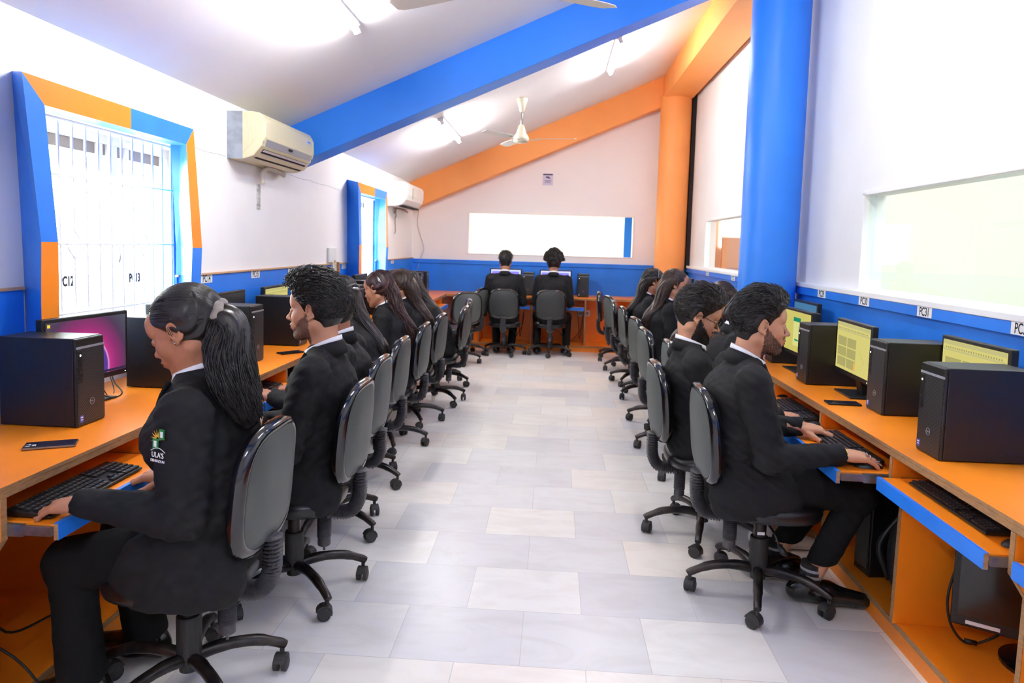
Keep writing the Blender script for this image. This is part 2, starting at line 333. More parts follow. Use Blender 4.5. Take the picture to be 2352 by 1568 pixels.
# ------------------------------------------------------------------ left windows with their skewed painted surrounds
def left_window(i, shift, dy=0.):
    """surround: outer and inner outlines (y, z) of the front face at x = -1.96; it flares back to the wall"""
    XF = -1.955; s = shift
    out = [(2.460, 2.030), (3.665, 2.023), (3.748, 1.388), (3.728, 1.15), (3.728, .80), (2.528, .80), (2.528, 1.17), (2.536, 1.413)]
    inn = [(2.570, 1.932), (3.590, 1.932), (3.645, 1.388), (3.628, 1.18), (3.628, .80), (2.625, .80), (2.625, 1.17), (2.627, 1.413)]
    wal = [(2.604, 2.065), (3.70, 2.06), (3.76, 1.388), (3.75, 1.15), (3.75, .80), (2.645, .80), (2.64, 1.24), (2.632, 1.5)]
    r = empty('window_%d' % i); r['kind'] = 'structure'
    n = 8; O = [(XF, y+s, z) for y, z in out]; I = [(XF, y+s, z) for y, z in inn]; Wl = [(XL, y+s, z) for y, z in wal]; J = [(XL-.055, (2.73 if y < 3 else 3.83)+s, min(z+.02, 1.95)) for y, z in inn]
    m = MB()
    topmid = ((out[0][0]+out[1][0])/2+.05+s)
    # front faces: top orange | blue, right orange then blue, left blue then orange
    def quad(a, b, c, d, k): m.mi = k; m.add([a, b, c, d], [(0, 1, 2, 3)])
    tm_o = (XF, topmid, 2.027); tm_i = (XF, topmid, 1.932)
    quad(O[0], tm_o, tm_i, I[0], 1); quad(tm_o, O[1], I[1], tm_i, 0)
    quad(O[1], O[2], I[2], I[1], 1); quad(O[2], O[3], I[3], I[2], 0); quad(O[3], O[4], I[4], I[3], 0)
    quad(O[7], O[0], I[0], I[7], 0); quad(O[6], O[7], I[7], I[6], 1); quad(O[5], O[6], I[6], I[5], 1)
    for k in range(8):
        if k == 4: continue
        k2 = (k+1) % 8
        quad(O[k], O[k2], Wl[k2], Wl[k], 0); quad(I[k], I[k2], J[k2], J[k], 0)
    m.obj('surround', [BLUEL, ORANGEL], r, fix=False)
    # inner timber frame, shutters and grille
    g = MB(); ya, yb = 2.735+s, 3.822+s; xg = -2.16
    zt = 1.955
    for y in (ya, yb-.02): g.box(xg-.01, xg+.01, y, y+.02, .95, zt)
    g.box(xg-.012, xg+.012, ya, yb, zt-.02, zt)
    nb = 13
    for k in range(1, nb):
        y = 2.823+.0885*(k-1)+s
        if k in (3, 9):
            g.box(xg-.005, xg+.005, y-.004, y+.004, .95, 1.345); g.box(xg-.005, xg+.005, y-.004, y+.004, 1.455, zt)
            for sg in (1, -1):
                g.tube([(xg, y+sg*.044*math.sin(PI*t)**1.3, 1.335+.13*t) for t in np.linspace(0, 1, 11)], .005, 6)
        else: g.box(xg-.004, xg+.004, y-.005, y+.005, .95, zt)
    for z in (1.70, 1.40, 1.09): g.box(xg+.004, xg+.012, ya, yb, z-.004, z+.004)
    g.obj('grille', GRILLE, r)
    f = MB(); xo = XL-.20
    for a, b, z0, z1 in ((2.70, 2.76, 1.03, 1.90), (3.90, 3.98, 1.03, 1.90), (3.34, 3.385, 1.03, 1.9), (3.42, 3.50, 1.03, 1.90), (3.565, 3.60, 1.03, 1.9), (2.70, 3.98, 1.90, 1.95), (2.70, 3.98, .98, 1.03)):
        f.box(xo, xo+.035, a+s, b+s, z0, z1)
    f.obj('sash_frame', WINW, r, bevel=.003)
    h = MB(); h.tube(smoothpath([(xo+.04, 3.44+s, 1.40), (xo+.075, 3.44+s, 1.37), (xo+.075, 3.44+s, 1.31), (xo+.04, 3.44+s, 1.28)]), .007, 8); h.obj('handle', CHROME, r, smooth=True)
    MB().box(xo+.012, xo+.017, 2.76+s, 3.90+s, 1.03, 1.90).obj('pane', GLASS, r)
    # reveal: dark lintel strip and sill
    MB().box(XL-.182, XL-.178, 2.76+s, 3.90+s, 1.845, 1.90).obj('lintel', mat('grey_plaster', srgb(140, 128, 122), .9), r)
left_window(1, 0); left_window(2, 4.33)

# ------------------------------------------------------------------ paper number labels
def label_card(s, x, y, z, face, i, size=(.138, .052), extra=''):
    r = empty('number_label', (x, y, z), 0, 'white paper label reading %s%s' % (s, extra), 'label', 'printed computer number labels')
    sg = 1 if face > 0 else -1
    MB().box(-.0006, .0006, -size[0]/2, size[0]/2, -size[1]/2, size[1]/2).obj('card', PAPER if s[2:] not in ('12', '13') else PAPERT, r)
    if s: text('lettering', s, .061, INK, (sg*.001, 0, -.001), ROT_PX if face > 0 else ROT_NX, r, ext=.0002, sx=.70)
for n, y in ((14, 4.07), (15, 4.76), (16, 5.43), (17, 6.0)): label_card('PC%d' % n, XL+.0135, y, 1.197, 1, n, extra=' on the blue board of the left wall')
for n, y in ((18, 6.82), (19, 8.9)): label_card('PC%d' % n, XL+.0135, y, 1.197, 1, n, extra=' on the far left wall board')
for n, y in ((29, 4.91), (30, 4.25), (31, 3.57), (32, 2.84)): label_card('PC%d' % n, XR-.0415, y, 1.175, -1, n, extra=' on the blue ledge of the right wall')
for n, y in ((28, 6.35), (27, 7.3), (26, 8.5)): label_card('PC%d' % n, XR-.0415, y, 1.175, -1, n, extra=' on the ledge beyond the blue column')
label_card('PC12', XL-.068, 2.972, 1.232, 1, 12, (.16, .066), extra=' against the window grille'); label_card('PC13', XL-.068, 3.478, 1.226, 1, 13, (.15, .062), extra=' against the window grille')
# ------------------------------------------------------------------ lights, fans, air conditioners
ROT_SLOPE = -math.atan(.435)
def tube_light(x, y, label):
    r = empty('tube_light', (x, y, ceil_z(x)), 0, label, 'light', 'ceiling tube lights'); r.rotation_euler = (0, ROT_SLOPE, 0)
    MB().box(-.03, .03, -.63, .63, -.03, 0).obj('batten', WINW, r, bevel=.004)
    [MB().box(-.02, .02, q, q+.02, -.075, -.03).obj('end_cap', WINW, r, bevel=.003) for q in (-.625, .605)]
    MB().lathe([(.016, -.605), (.016, .605)], (0, 0, -.06), 'y', 12).obj('tube', emission('lamp_tube', (1, .985, .97, 1), TUBE_STRENGTH), r)
for x, y, l in ((-1.19, 7.65, 'white tube light on the ceiling left of the far fan'), (.545, 7.42, 'white tube light on the ceiling right of the far fan'), (-1.2, 3.42, 'glowing tube light on the ceiling nearest the left wall'),
                (.54, 3.1, 'tube light on the near ceiling right of the near fan'), (-1.2, -.9, 'unseen added tube light behind the camera over the left desks'), (.54, -.9, 'unseen added tube light behind the camera over the right desks')): tube_light(x, y, l)  # the pair behind the camera is unseen, added for interior light
def fan(x, y, zh, ph, label):
    r = empty('ceiling_fan', (x, y, zh), 0, label, 'fan'); zc = ceil_z(x)-zh
    MB().lathe([(.012, .06), (.012, zc-.08)], n=12).obj('downrod', STEEL, r, smooth=True)
    MB().lathe([(.018, zc-.16), (.025, zc-.15), (.062, zc-.02), (.055, zc-.01), (.012, zc)], n=24).obj('canopy', FANM, r, smooth=True)
    MB().lathe([(.016, .16), (.03, .15), (.055, .07), (.075, .04), (.085, .02), (.085, -.01), (.07, -.03), (.02, -.04)], n=28).obj('motor', FANM, r, smooth=True)
    for k in range(3):
        a = ph + 2*PI*k/3; c, s_ = math.cos(a), math.sin(a)
        def P(u, v, h): return (c*u - s_*v, s_*u + c*v, h)
        b = MB(); L = [(.17, .045), (.2, .06), (.35, .064), (.52, .06), (.575, .052), (.6, .03)]
        V = [P(u, w_, .012+.008) for u, w_ in L] + [P(u, -w_*.9, .012-.008) for u, w_ in L]; V2 = [(p[0], p[1], p[2]-.004) for p in V]; n = len(L)
        F = [(i, i+1, n+i+1, n+i) for i in range(n-1)]; b.add(V+V2, F+[tuple(q+2*n for q in f[::-1]) for f in F] + [(i, i+2*n, i+1+2*n, i+1) for i in range(n-1)] + [(n+i, n+i+1, 3*n+i+1, 3*n+i) for i in range(n-1)] + [(0, n, 3*n, 2*n), (n-1, 3*n-1, 4*n-1, 2*n-1)])
        bo = b.obj('blade', FANB, r); bo.parent = r
        MB().tube([P(.07, 0, 0), P(.12, 0, -.004), P(.2, 0, .004)], [.012, .014, .02], 8, squash=(1, .3)).obj('blade_arm', FANM, bo, smooth=True)
fan(-.4, 7.65, 2.60, -.12, 'cream three-bladed ceiling fan on a downrod near the back wall')
fan(-.28, 3.05, 2.56, PI/2+PI, 'ceiling fan above the aisle with only its blades in frame')
def ac(name, x0, x1, y0, y1, z0, z1, body, label, old):
    r = empty(name, (XL, (y0+y1)/2, (z0+z1)/2), 0, label, 'air conditioner'); w_ = (y1-y0)/2; h = (z1-z0)/2; d = x1-XL
    prof = [(0, -h), (d*.45, -h), (d*.72, -h*.86), (d*.93, -h*.45), (d, -h*.05), (d, h*.7), (d*.9, h*.93), (d*.7, h), (0, h)]
    m = MB(); m.prism(prof, 'y', -w_, w_); m.obj('casing', body, r, bevel=.006)
    if old:
        MB().box(-.001, d*.42, -w_-.003, -w_+.002, -h, h*.99).obj('side_panel', mat('ac_grey_side', srgb(166, 174, 184), .5, var=.3, scale=14), r)
        for k in range(3): MB().tube([(d*(.55+.1*k), -w_-.001, h*.8), (d*(.62+.1*k), -w_-.001, 0), (d*(.55+.08*k), -w_-.001, -h*(.5-.1*k)), (d*.45, -w_-.001, -h*(.78-.08*k))], .002, 5).obj('side_rib', body, r)
        MB().tube([(d+.002, -w_+.012, h*.6), (d+.004, -w_+.012, 0), (d*.97, -w_+.012, -h*.28)], .007, 8).tube([(d+.002, w_-.012, h*.6), (d+.004, w_-.012, 0), (d*.97, w_-.012, -h*.28)], .007, 8).obj('front_rib', body, r, smooth=True)
        MB().prism([(d*.99, -.02), (d+.004, -.02), (d*.95, -h*.42), (d*.93, -h*.42)], 'y', -w_+.05, w_-.03).obj('grey_band', GREYP, r)
        MB().box(d*.98, d+.004, -.03, .03, -.044, -.03).obj('display', DARK, r)
        MB().prism([(d*.86, -h*.52), (d*.90, -h*.55), (d*.66, -h*.92), (d*.55, -h*.92)], 'y', -w_+.06, w_-.05).obj('outlet_slot', DARK, r)
        for k in range(2): MB().prism([(d*(.86-.13*k), -h*(.62+.13*k)), (d*(.93-.13*k), -h*(.58+.13*k)), (d*(.88-.13*k), -h*(.66+.13*k))], 'y', -w_+.06, w_-.05).obj('louvre', WINW, r)
        MB().box(d*.985, d+.003, w_-.14, w_-.05, h*.38, h*.56).obj('brand_plate', mat('pale_plate', srgb(206, 214, 236), .4), r)
        text('lettering', 'SANSUI', .016, mat('blue_ink', srgb(60, 80, 190), .6), (d+.0035, w_-.095, h*.47), ROT_PX, r)
    else:
        MB().box(d*.5, d*.8, -w_+.08, w_-.1, -h-.001, -h*.9).obj('outlet_slot', DARK, r); MB().box(d, d+.002, -w_+.30, -w_+.335, -h*.3, h*.6).obj('energy_sticker', mat('sticker_green', srgb(150, 190, 110), .6), r)
ac('air_conditioner', XL, -1.87, 4.37, 5.27, 1.955, 2.255, ACCREAM, 'old cream split air conditioner beside the blue beam', True)
ac('air_conditioner', XL, -1.85, 8.62, 9.68, 1.90, 2.21, ACWHITE, 'white split air conditioner in the far left corner', False)
o = MB().tube(smoothpath([(XL+.04, 4.81, 1.83), (XL+.045, 4.80, 1.91), (XL+.06, 4.88, 1.945), (XL+.06, 5.05, 1.94), (XL+.04, 5.2, 1.93)]), .017, 10).obj('drain_pipe', mat('pipe_beige', srgb(206, 196, 184), .6), smooth=True); tag(o, 'beige drain hose under the cream air conditioner', 'pipe')
o = MB().box(XL, XL+.006, 4.81, 4.86, 1.655, 1.83).obj('wall_patch', mat('patch', srgb(216, 216, 214), .9, var=.6, scale=40)); tag(o, 'stained grey patch strip below the cream air conditioner', 'patch')
o = MB().tube(smoothpath([(XL+.03, 8.95, 1.82), (XL+.04, 8.97, 1.885), (XL+.05, 9.3, 1.895), (XL+.04, 9.65, 1.87)]), .013, 8).tube(smoothpath([(XL+.02, 8.97, 1.88), (XL+.02, 9.05, 1.79), (XL+.02, 8.99, 1.76), (XL+.02, 9.02, 1.6), (XL+.02, 8.98, 1.56)]), .006, 6).obj('drain_pipe', mat('pipe_brown', srgb(150, 128, 116), .7), smooth=True); tag(o, 'brown drain hose and wires under the white air conditioner', 'pipe')
o = MB().tube(smoothpath([(-2.02, YB-.01, 1.93), (-2.03, YB-.01, 1.7), (-1.95, YB-.012, 1.45), (-1.93, YB-.012, 1.35), (-1.98, YB-.03, 1.2), (-2.03, YB-.03, 1.0), (-2.03, YB-.03, .8)]), .004, 6).obj('wall_cable', mat('pale_cable', srgb(170, 162, 158), .7), smooth=True); tag(o, 'thin pale cable hanging down the far left corner', 'cable')
r = empty('notice_sign', (-.127, YB-.004, 2.42), 0, 'small camera notice on the cream back wall', 'sign')
MB().box(-.075, .075, -.001, .001, -.085, .085).obj('sheet', mat('sign_sheet', srgb(218, 210, 228), .8), r)
MB().box(-.07, .07, -.003, -.001, .06, .08).box(-.03, .02, -.003, -.001, .022, .042).box(.0, .035, -.003, -.001, .012, .026).box(-.05, .05, -.003, -.001, -.02, -.014).box(-.04, .04, -.003, -.001, -.035, -.029).box(-.05, .05, -.003, -.001, -.05, -.046).obj('printing', mat('sign_ink', srgb(80, 80, 110), .8), r)
r = empty('switch_board', (XL+.01, 6.45, 1.24), 0, 'clear switch box and cable strip on the left wall', 'switch')
MB().box(-.008, .012, -.11, .10, 0, .14).obj('cover', mat('clear_cover', srgb(225, 228, 228), .3), r, bevel=.004)
MB().box(-.008, .014, -.02, .10, -.17, -.0).obj('conduit', mat('conduit', srgb(214, 212, 200), .6, var=.3, scale=30), r); MB().box(.012, .02, .03, .07, 0, .02).obj('knob', mat('brass', srgb(210, 170, 110), .5), r)
# hairline cracks on the left wall
o = MB().tube([(XL+.0005, 2.3+i*.1, 1.953+.006*math.sin(i*2.1)+.0008*i) for i in range(2)], .0012, 4); o.tube([(XL+.0005, 3.75+i*.12, 1.97+.005*math.sin(i*1.7)-.002*i) for i in range(6)], .0012, 4)
o.tube([(XL+.0005, 5.3+i*.14, 1.955+.004*math.sin(i*1.9)-.001*i) for i in range(11)], .0012, 4); struct(o.obj('trim_21', mat('crack', srgb(150, 146, 146), .9)))

# ------------------------------------------------------------------ desks
def desk(side, label):
    """side: -1 left row, +1 right row"""
    r = empty('computer_desk', (0, 0, 0), 0, label, 'desk')
    xe, xw = (-1.487, XL+.013) if side < 0 else (1.262, XR-.013)
    s = side
    a, b = sorted((xe, xw)); y0, y1 = .35, YB-.015 if side < 0 else YB-.015
    MB().box(a, b, y0, y1, .738, .75).obj('worktop', ORANGEL, r)
    e = MB(); e.box(*sorted((xe, xe+s*.02)), y0, y1, .716, .738); e.obj('worktop_edge', PLY, r, bevel=.002)
    MB().box(*sorted((xe-s*.001, xe+s*.001)), y0, y1, .7385, .7495).obj('edge_band', PLY, r)
    MB().box(*sorted((xe+s*.0205, xw)), y0, y1, .7165, .7375).obj('underside', ORANGEL, r)
    fx = lambda d: xe+s*d
    MB().box(*sorted((xw, xw-s*.015)), y0, y1-.6, .085, .716).obj('back_panel', ORANGEL, r)
    MB().box(*sorted((fx(.055), xw)), y0, y1, .068, .085).obj('bottom_shelf', ORANGEL, r)
    MB().box(*sorted((fx(.052), fx(.056))), y0, y1-.55, .066, .086).obj('shelf_edge', PLY, r)
    MB().box(*sorted((fx(.06), fx(.075))), y0, y1-.55, 0, .068).obj('plinth', ORANGEL, r)
    ys = []; k = -1
    base = 1.895 if side > 0 else 1.765
    for k in range(-2, 12):
        y = base+(.68 if side > 0 else .674)*k
        if y < y0-.01 or y > 9.2: continue
        ys.append(y)
    prof = [(fx(.0), .716), (fx(.0), .60), (fx(.045), .53), (fx(.04), .085), (xw-s*.015, .085), (xw-s*.015, .716)]
    for y in ys:
        MB().prism(prof, 'y', y-.009, y+.009).obj('divider', ORANGEL, r)
        pe = MB(); pe.prism([(fx(-.001), .716), (fx(-.001), .60), (fx(.044), .53), (fx(.039), .085), (fx(.041), .085), (fx(.047), .53), (fx(.002), .602), (fx(.002), .716)], 'y', y-.0095, y+.0095); pe.obj('divider_edge', PLY, r)
    return r, ys, fx
def tray(parent, fx, s, ya, yb, out):
    d0 = -out
    t = MB().box(*sorted((fx(d0), fx(d0+.36))), ya, yb, .627, .643).obj('keyboard_tray', ORANGEL, parent)
    MB().box(*sorted((fx(d0-.014), fx(d0))), ya, yb, .598, .645).obj('front_strip', BLUEL, t)
    for y in (ya, yb): MB().box(*sorted((fx(d0-.013), fx(d0-.001))), y-.001, y+.001, .599, .644).obj('strip_edge', PLY, t)
    for y in (ya-.012, yb+.001): MB().box(*sorted((fx(d0), fx(d0+.34))), y, y+.011, .612, .638).box(*sorted((fx(d0+.08), fx(d0+.36))), y-.002, y+.013, .608, .642).obj('slide_rail', STEEL, t)
dl, ysl, fxl = desk(-1, 'long orange laminate computer desk along the left wall')
dr, ysr, fxr = desk(1, 'long orange laminate computer desk along the right wall')
outs_r = {0: 0.0, 1: .045, 2: .17, 3: .14}; outs_l = {1: .125, 2: .12, 0: -.03}
TR = []; TL = []
for (ys, fx, s, par, oo, TT) in ((ysl, fxl, -1, dl, outs_l, TL), (ysr, fxr, 1, dr, outs_r, TR)):
    for y0 in ys[:-1]:
        kk = round((y0-(1.895 if s > 0 else 1.765))/.677); out = oo.get(kk+1, .08); tray(par, fx, s, y0+.022, y0+.655, out); TT.append((y0, out))
# back desk
r = empty('computer_desk', (0, 0, 0), 0, 'orange computer desk across the back wall', 'desk')
YE = 9.6; xa, xb = -1.485, 1.26
MB().box(xa, xb, YE, YB-.015, .7385, .75).obj('worktop', ORANGEL, r); MB().box(xa, xb, YE-.001, YE+.02, .716, .738).obj('worktop_edge', PLY, r)
MB().box(xa, xb, YE+.02, YB-.015, .7165, .7375).obj('underside', ORANGEL, r)
MB().box(xa+.001, xb-.001, YE+.42, YE+.44, .085, .716).obj('back_panel', ORANGEL, r); MB().box(xa+.001, xb-.001, YE-.04, YE+.42, .068, .0845).obj('bottom_shelf', ORANGEL, r)
MB().box(xa+.001, xb-.001, YE-.044, YE-.04, .066, .0855).obj('shelf_edge', PLY, r); MB().box(xa+.001, xb-.001, YE-.03, YE-.015, 0, .068).obj('plinth', ORANGEL, r)
for x in (-1.03, -.29, .455):
    MB().box(x-.01, x+.01, YE, YE+.42, .085, .716).obj('divider', ORANGEL, r); MB().box(x-.011, x+.011, YE-.003, YE, .085, .716).obj('divider_edge', PLY, r)
for x0, x1 in ((-1.01, -.31), (-.27, .435)):
    t = MB().box(x0, x1, YE-.03, YE+.3, .602, .618).obj('keyboard_tray', ORANGEL, r); MB().box(x0, x1, YE-.044, YE-.03, .572, .62).obj('front_strip', BLUEL, t)
SOCK = mat('socket_white', srgb(232, 228, 220), .5)
for x, l in ((-1.075, 'left of the back desk divider'), (-.985, 'inside the left knee bay of the back desk'), (.41, 'inside the right knee bay of the back desk'), (.50, 'right of the back desk divider')):
    rr = empty('wall_socket', (x, YE+.41, .5), 0, 'white power socket ' + l, 'socket'); MB().box(-.045, .045, 0, .01, -.045, .045).obj('plate', SOCK, rr, bevel=.003); MB().box(-.02, .02, -.004, 0, -.02, .02).obj('switch', GREYP, rr)

# ------------------------------------------------------------------ computers
GR = bpy.data.materials.new('grille_pattern'); GR.use_nodes = True
def grille_mat():
    nt = GR.node_tree; N = nt.nodes; L = nt.links; b = N['Principled BSDF']; b.inputs['Roughness'].default_value = .45
    tc = N.new('ShaderNodeTexCoord'); mp = N.new('ShaderNodeMapping'); L.new(tc.outputs['Object'], mp.inputs[0]); mp.inputs['Rotation'].default_value = (.9, 0, 0)
    sp = N.new('ShaderNodeSeparateXYZ'); L.new(mp.outputs[0], sp.inputs[0])
    def frac(out, k, th):
        a = N.new('ShaderNodeMath'); a.operation = 'MULTIPLY'; a.inputs[1].default_value = k; L.new(out, a.inputs[0])
        f = N.new('ShaderNodeMath'); f.operation = 'FRACT'; L.new(a.outputs[0], f.inputs[0]); g = N.new('ShaderNodeMath'); g.operation = 'LESS_THAN'; g.inputs[1].default_value = th; L.new(f.outputs[0], g.inputs[0]); return g
    g1 = frac(sp.outputs['Z'], 150, .42); g2 = frac(sp.outputs['Y'], 80, .8)
    mu = N.new('ShaderNodeMath'); mu.operation = 'MULTIPLY'; L.new(g1.outputs[0], mu.inputs[0]); L.new(g2.outputs[0], mu.inputs[1])
    mx = N.new('ShaderNodeMix'); mx.data_type = 'RGBA'; mx.inputs[6].default_value = srgb(12, 12, 13); mx.inputs[7].default_value = srgb(66, 66, 70); L.new(mu.outputs[0], mx.inputs[0]); L.new(mx.outputs[2], b.inputs['Base Color'])
grille_mat()
def make_tower():
    """front face at x = 0 facing +x, body runs to -x"""
    r = empty('computer_tower')
    MB().box(-.292, -.014, 0, .154, .004, .324).obj('case', CASE, r, bevel=.003)
    MB().box(-.014, -.002, .0005, .1535, .002, .322).obj('front_bezel', BLKP, r, bevel=.004)
    MB().box(-.004, 0, .004, .15, .01, .285).obj('front_grille', GR, r)
    MB().box(-.003, .001, .002, .152, .285, .293).obj('trim_strip', GREYP, r)
    p = MB().box(-.002, .002, .006, .030, .16, .28).obj('port_panel', BLKP, r, bevel=.001)
    MB().box(0, .003, .011, .025, .198, .206).box(0, .003, .011, .025, .175, .183).box(0, .003, .012, .022, .225, .228).obj('port', DARK, p)
    MB().lathe([(.004, .0), (.004, .0025)], (0, .018, .262), 'x', 12).obj('power_light', emission('power_led', (1, 1, 1, 1), 1), r)
    lg = MB(); lg.tube([(.0015, .078+.0125*math.cos(a), .085+.0125*math.sin(a)) for a in np.linspace(0, 2*PI, 24)], .0009, 5, caps=False); lg.obj('logo_ring', GREYP, r)
    text('logo_lettering', 'DELL', .0085, GREYP, (.0008, .078, .085), ROT_PX, r)
    MB().box(0, .0016, .012, .028, .018, .042).obj('sticker', mat('sticker_blue', srgb(70, 96, 200), .4), r)
    MB().box(0, .0022, .014, .026, .034, .038).box(0, .0022, .014, .026, .026, .029).obj('sticker_print', PAPER, r)
    return r
tower0 = make_tower()
def screen_mat(kind):
    m = bpy.data.materials.new('screen_'+kind); m.use_nodes = True; nt = m.node_tree; N = nt.nodes; L = nt.links; b = N['Principled BSDF']
    b.inputs['Base Color'].default_value = (.01, .01, .012, 1); b.inputs['Roughness'].default_value = .28
    if kind == 'off': b.inputs['Base Color'].default_value = srgb(46, 48, 52); return m
    tc = N.new('ShaderNodeTexCoord'); sp = N.new('ShaderNodeSeparateXYZ'); L.new(tc.outputs['Object'], sp.inputs[0])
    if kind == 'bloom':
        g = N.new('ShaderNodeTexGradient'); g.gradient_type = 'SPHERICAL'; mp = N.new('ShaderNodeMapping'); mp.vector_type = 'POINT'
        mp.inputs['Location'].default_value = (0, .044, -.32); mp.inputs['Scale'].default_value = (2.2, 2.2, 2.2); L.new(tc.outputs['Object'], mp.inputs[0]); L.new(mp.outputs[0], g.inputs[0])
        cr = N.new('ShaderNodeValToRGB'); e = cr.color_ramp.elements; e[0].position = .1; e[0].color = srgb(96, 118, 108); e[1].position = .95; e[1].color = srgb(50, 40, 130)
        for p, c in ((.35, (74, 82, 92)), (.48, (76, 52, 84)), (.62, (150, 40, 112)), (.70, (190, 50, 130)), (.715, (225, 150, 215)), (.73, (96, 56, 150)), (.85, (54, 56, 140))): q = e.new(p); q.color = srgb(*c)
        L.new(g.outputs['Fac'], cr.inputs[0]); L.new(cr.outputs[0], b.inputs['Emission Color']); b.inputs['Emission Strength'].default_value = .30
    else:
        base = {'yellow': (206, 196, 112), 'code': (120, 110, 225), 'teal': (62, 110, 140), 'web': (196, 186, 96)}[kind]
        b.inputs['Emission Color'].default_value = srgb(*base); b.inputs['Emission Strength'].default_value = .33 if kind != 'code' else .5
    return m
SCR = {k: screen_mat(k) for k in ('off', 'bloom', 'yellow', 'code', 'teal', 'web')}
def em(n, c): return emission(n, srgb(*c), .34)
def make_monitor(kind):
    """screen faces +x, centred on y, base on z = 0"""
    r = empty('monitor'); w_, z0, z1 = .228, .088, .368
    MB().box(-.03, 0, -w_, w_, z0, z1).obj('bezel', BLKP, r, bevel=.004)
    MB().box(-.055, -.03, -.13, .13, z0+.04, z1-.05).obj('back_housing', BLKP, r, bevel=.01)
    s = MB().box(-.001, .0012, -w_+.016, w_-.016, z0+.024, z1-.016).obj('screen', SCR[kind], r)
    ui = None
    if kind == 'yellow':
        a = MB(); a.box(.001, .0016, -w_+.018, w_-.018, z1-.034, z1-.018).box(.001, .0016, -w_+.018, w_-.018, z1-.06, z1-.052); a.obj('toolbar', em('ui_lav', (188, 182, 124)), s)
        a = MB()
        for k in range(4):
            for j in range(3): a.box(.001, .0016, -.19+.125*(k % 2), -.075+.125*(k % 2), z0+.04+.053*j, z0+.04+.053*j+.046)
        a.obj('page_blocks', em('ui_gray', (166, 160, 100)), s)
        a = MB()
        for k in range(24): a.box(.001, .0016, -.19+.016*k, -.183+.016*k, z1-.05, z1-.043)
        a.add([(.0016, .10, z0+.14), (.0016, .103, z0+.14), (.0016, .163, z0+.09), (.0016, .16, z0+.09)], [(0, 1, 2, 3)])
        a.obj('screen_print', em('ui_dark', (150, 148, 100)), s)
        a = MB().box(.0012, .002, .03, .05, z0+.04, z0+.08).obj('orange_block', em('ui_or', (220, 170, 80)), s)
    if kind == 'web':
        MB().box(.001, .0016, -.06, .06, z0+.06, z1-.05).obj('web_card', em('ui_card', (206, 208, 130)), s); MB().box(.0015, .002, -.06, .06, z1-.075, z1-.05).box(.0015, .002, -.03, .03, z0+.09, z0+.1).obj('web_header', em('ui_green', (30, 130, 100)), s)
    if kind == 'code':
        MB().box(.001, .0016, -w_+.018, w_-.018, z1-.04, z1-.018).box(.001, .0016, w_-.04, w_-.018, z0+.03, z1-.04).box(.001, .0016, -w_+.018, -w_+.03, z0+.03, z1-.04).obj('toolbar', em('ui_white', (215, 225, 245)), s)
    if kind == 'bloom':
        MB().box(.001, .0016, -w_+.05, w_-.018, z0+.026, z0+.036).obj('taskbar', em('ui_task', (50, 44, 66)), s)
        a = MB(); a.box(.001, .0016, -w_+.022, -w_+.035, z1-.034, z1-.022).obj('folder_icon', em('ui_folder', (250, 210, 60)), s)
        MB().box(.001, .0016, -w_+.024, -w_+.033, z1-.062, z1-.052).box(.0012, .002, .0, .008, z0+.028, z0+.034).obj('green_icon', em('ui_mint', (90, 200, 160)), s)
        MB().box(.001, .0016, -.05, .05, z0+.09, z0+.19).obj('menu_card', em('ui_menu', (44, 54, 96)), s)
    n = MB(); n.prism([(-.06, .1), (-.03, .1), (-.05, .008), (-.085, .008)], 'y', -.035, .035); n.prism([(-.05, .2), (-.035, .2), (-.03, .08), (-.06, .08)], 'y', -.04, .04); n.obj('stand_neck', BLKP, r, bevel=.003)
    MB().prism([(-.15, -.105), (.035, -.115), (.035, .115), (-.15, .105)], 'z', 0, .009).obj('stand_base', BLKP, r, bevel=.002)
    MB().lathe([(.002, 0), (.002, .0015)], (.0005, w_-.02, z0+.012), 'x', 8).obj('power_light', emission('mon_led', (1, 1, 1, 1), 1), r)
    return r
def make_keyboard():
    """typist sits on the +x side; long axis y"""
    r = empty('keyboard'); MB().prism([(.065, .004), (.065, .012), (-.065, .026), (-.065, .006)], 'y', -.22, .22).obj('case', BLKP, r, bevel=.003)
    k = MB(); leg = MB()
    def key(u, v, wu, wv=.0155):
        z = .0135+(.052-v)*.11
        k.box(v-wv/2, v+wv/2, u-wu/2, u+wu/2, z, z+.006)
        leg.box(v-.0028, v, u-.0018, u+.001, z+.006, z+.0063)
    for row in range(6):
        v = .050-.0195*row
        for c in range(14):
            u = -.205+.0192*c+(.004*(row % 3))
            if row == 0 and 3 < c < 9:
                if c == 6: key(u, v, .1)
                continue
            key(u, v, .0165)
        for c in range(3):
            if not (row in (1, 2) and c != 1) and not (row == 2): key(.082+.0192*c, v, .0165)
        for c in range(4):
            if row < 5: key(.146+.0192*c, v, .0165)
    k.obj('keycaps', mat('key_black', srgb(30, 30, 33), .5), r); leg.obj('key_legends', mat('key_legend', srgb(150, 155, 165), .6), r)
    return r
def make_mouse():
    r = empty('mouse'); m = MB()
    def f(u, v):
        a = PI*v; x = -.055+.11*u; pr = max(0, math.sin(PI*min(1, max(0, u))))**.45
        return (x, .029*pr*math.cos(a), .002+.027*pr*math.sin(a)*(1-.25*u))
    m.grid(f, 14, 13); m.obj('shell', BLKP, r, smooth=True); MB().box(-.04, -.02, -.003, .003, .018, .026).obj('wheel', GREYP, r, bevel=.002); return r
def place(proto, loc, rz, label, cat, group, first=[]):
    o = proto if proto.name not in first else copy_tree(proto)
    first.append(proto.name if o is proto else 'x')
    o.location = loc; o.rotation_euler = (0, 0, rz); tag(o, label, cat, group); return o
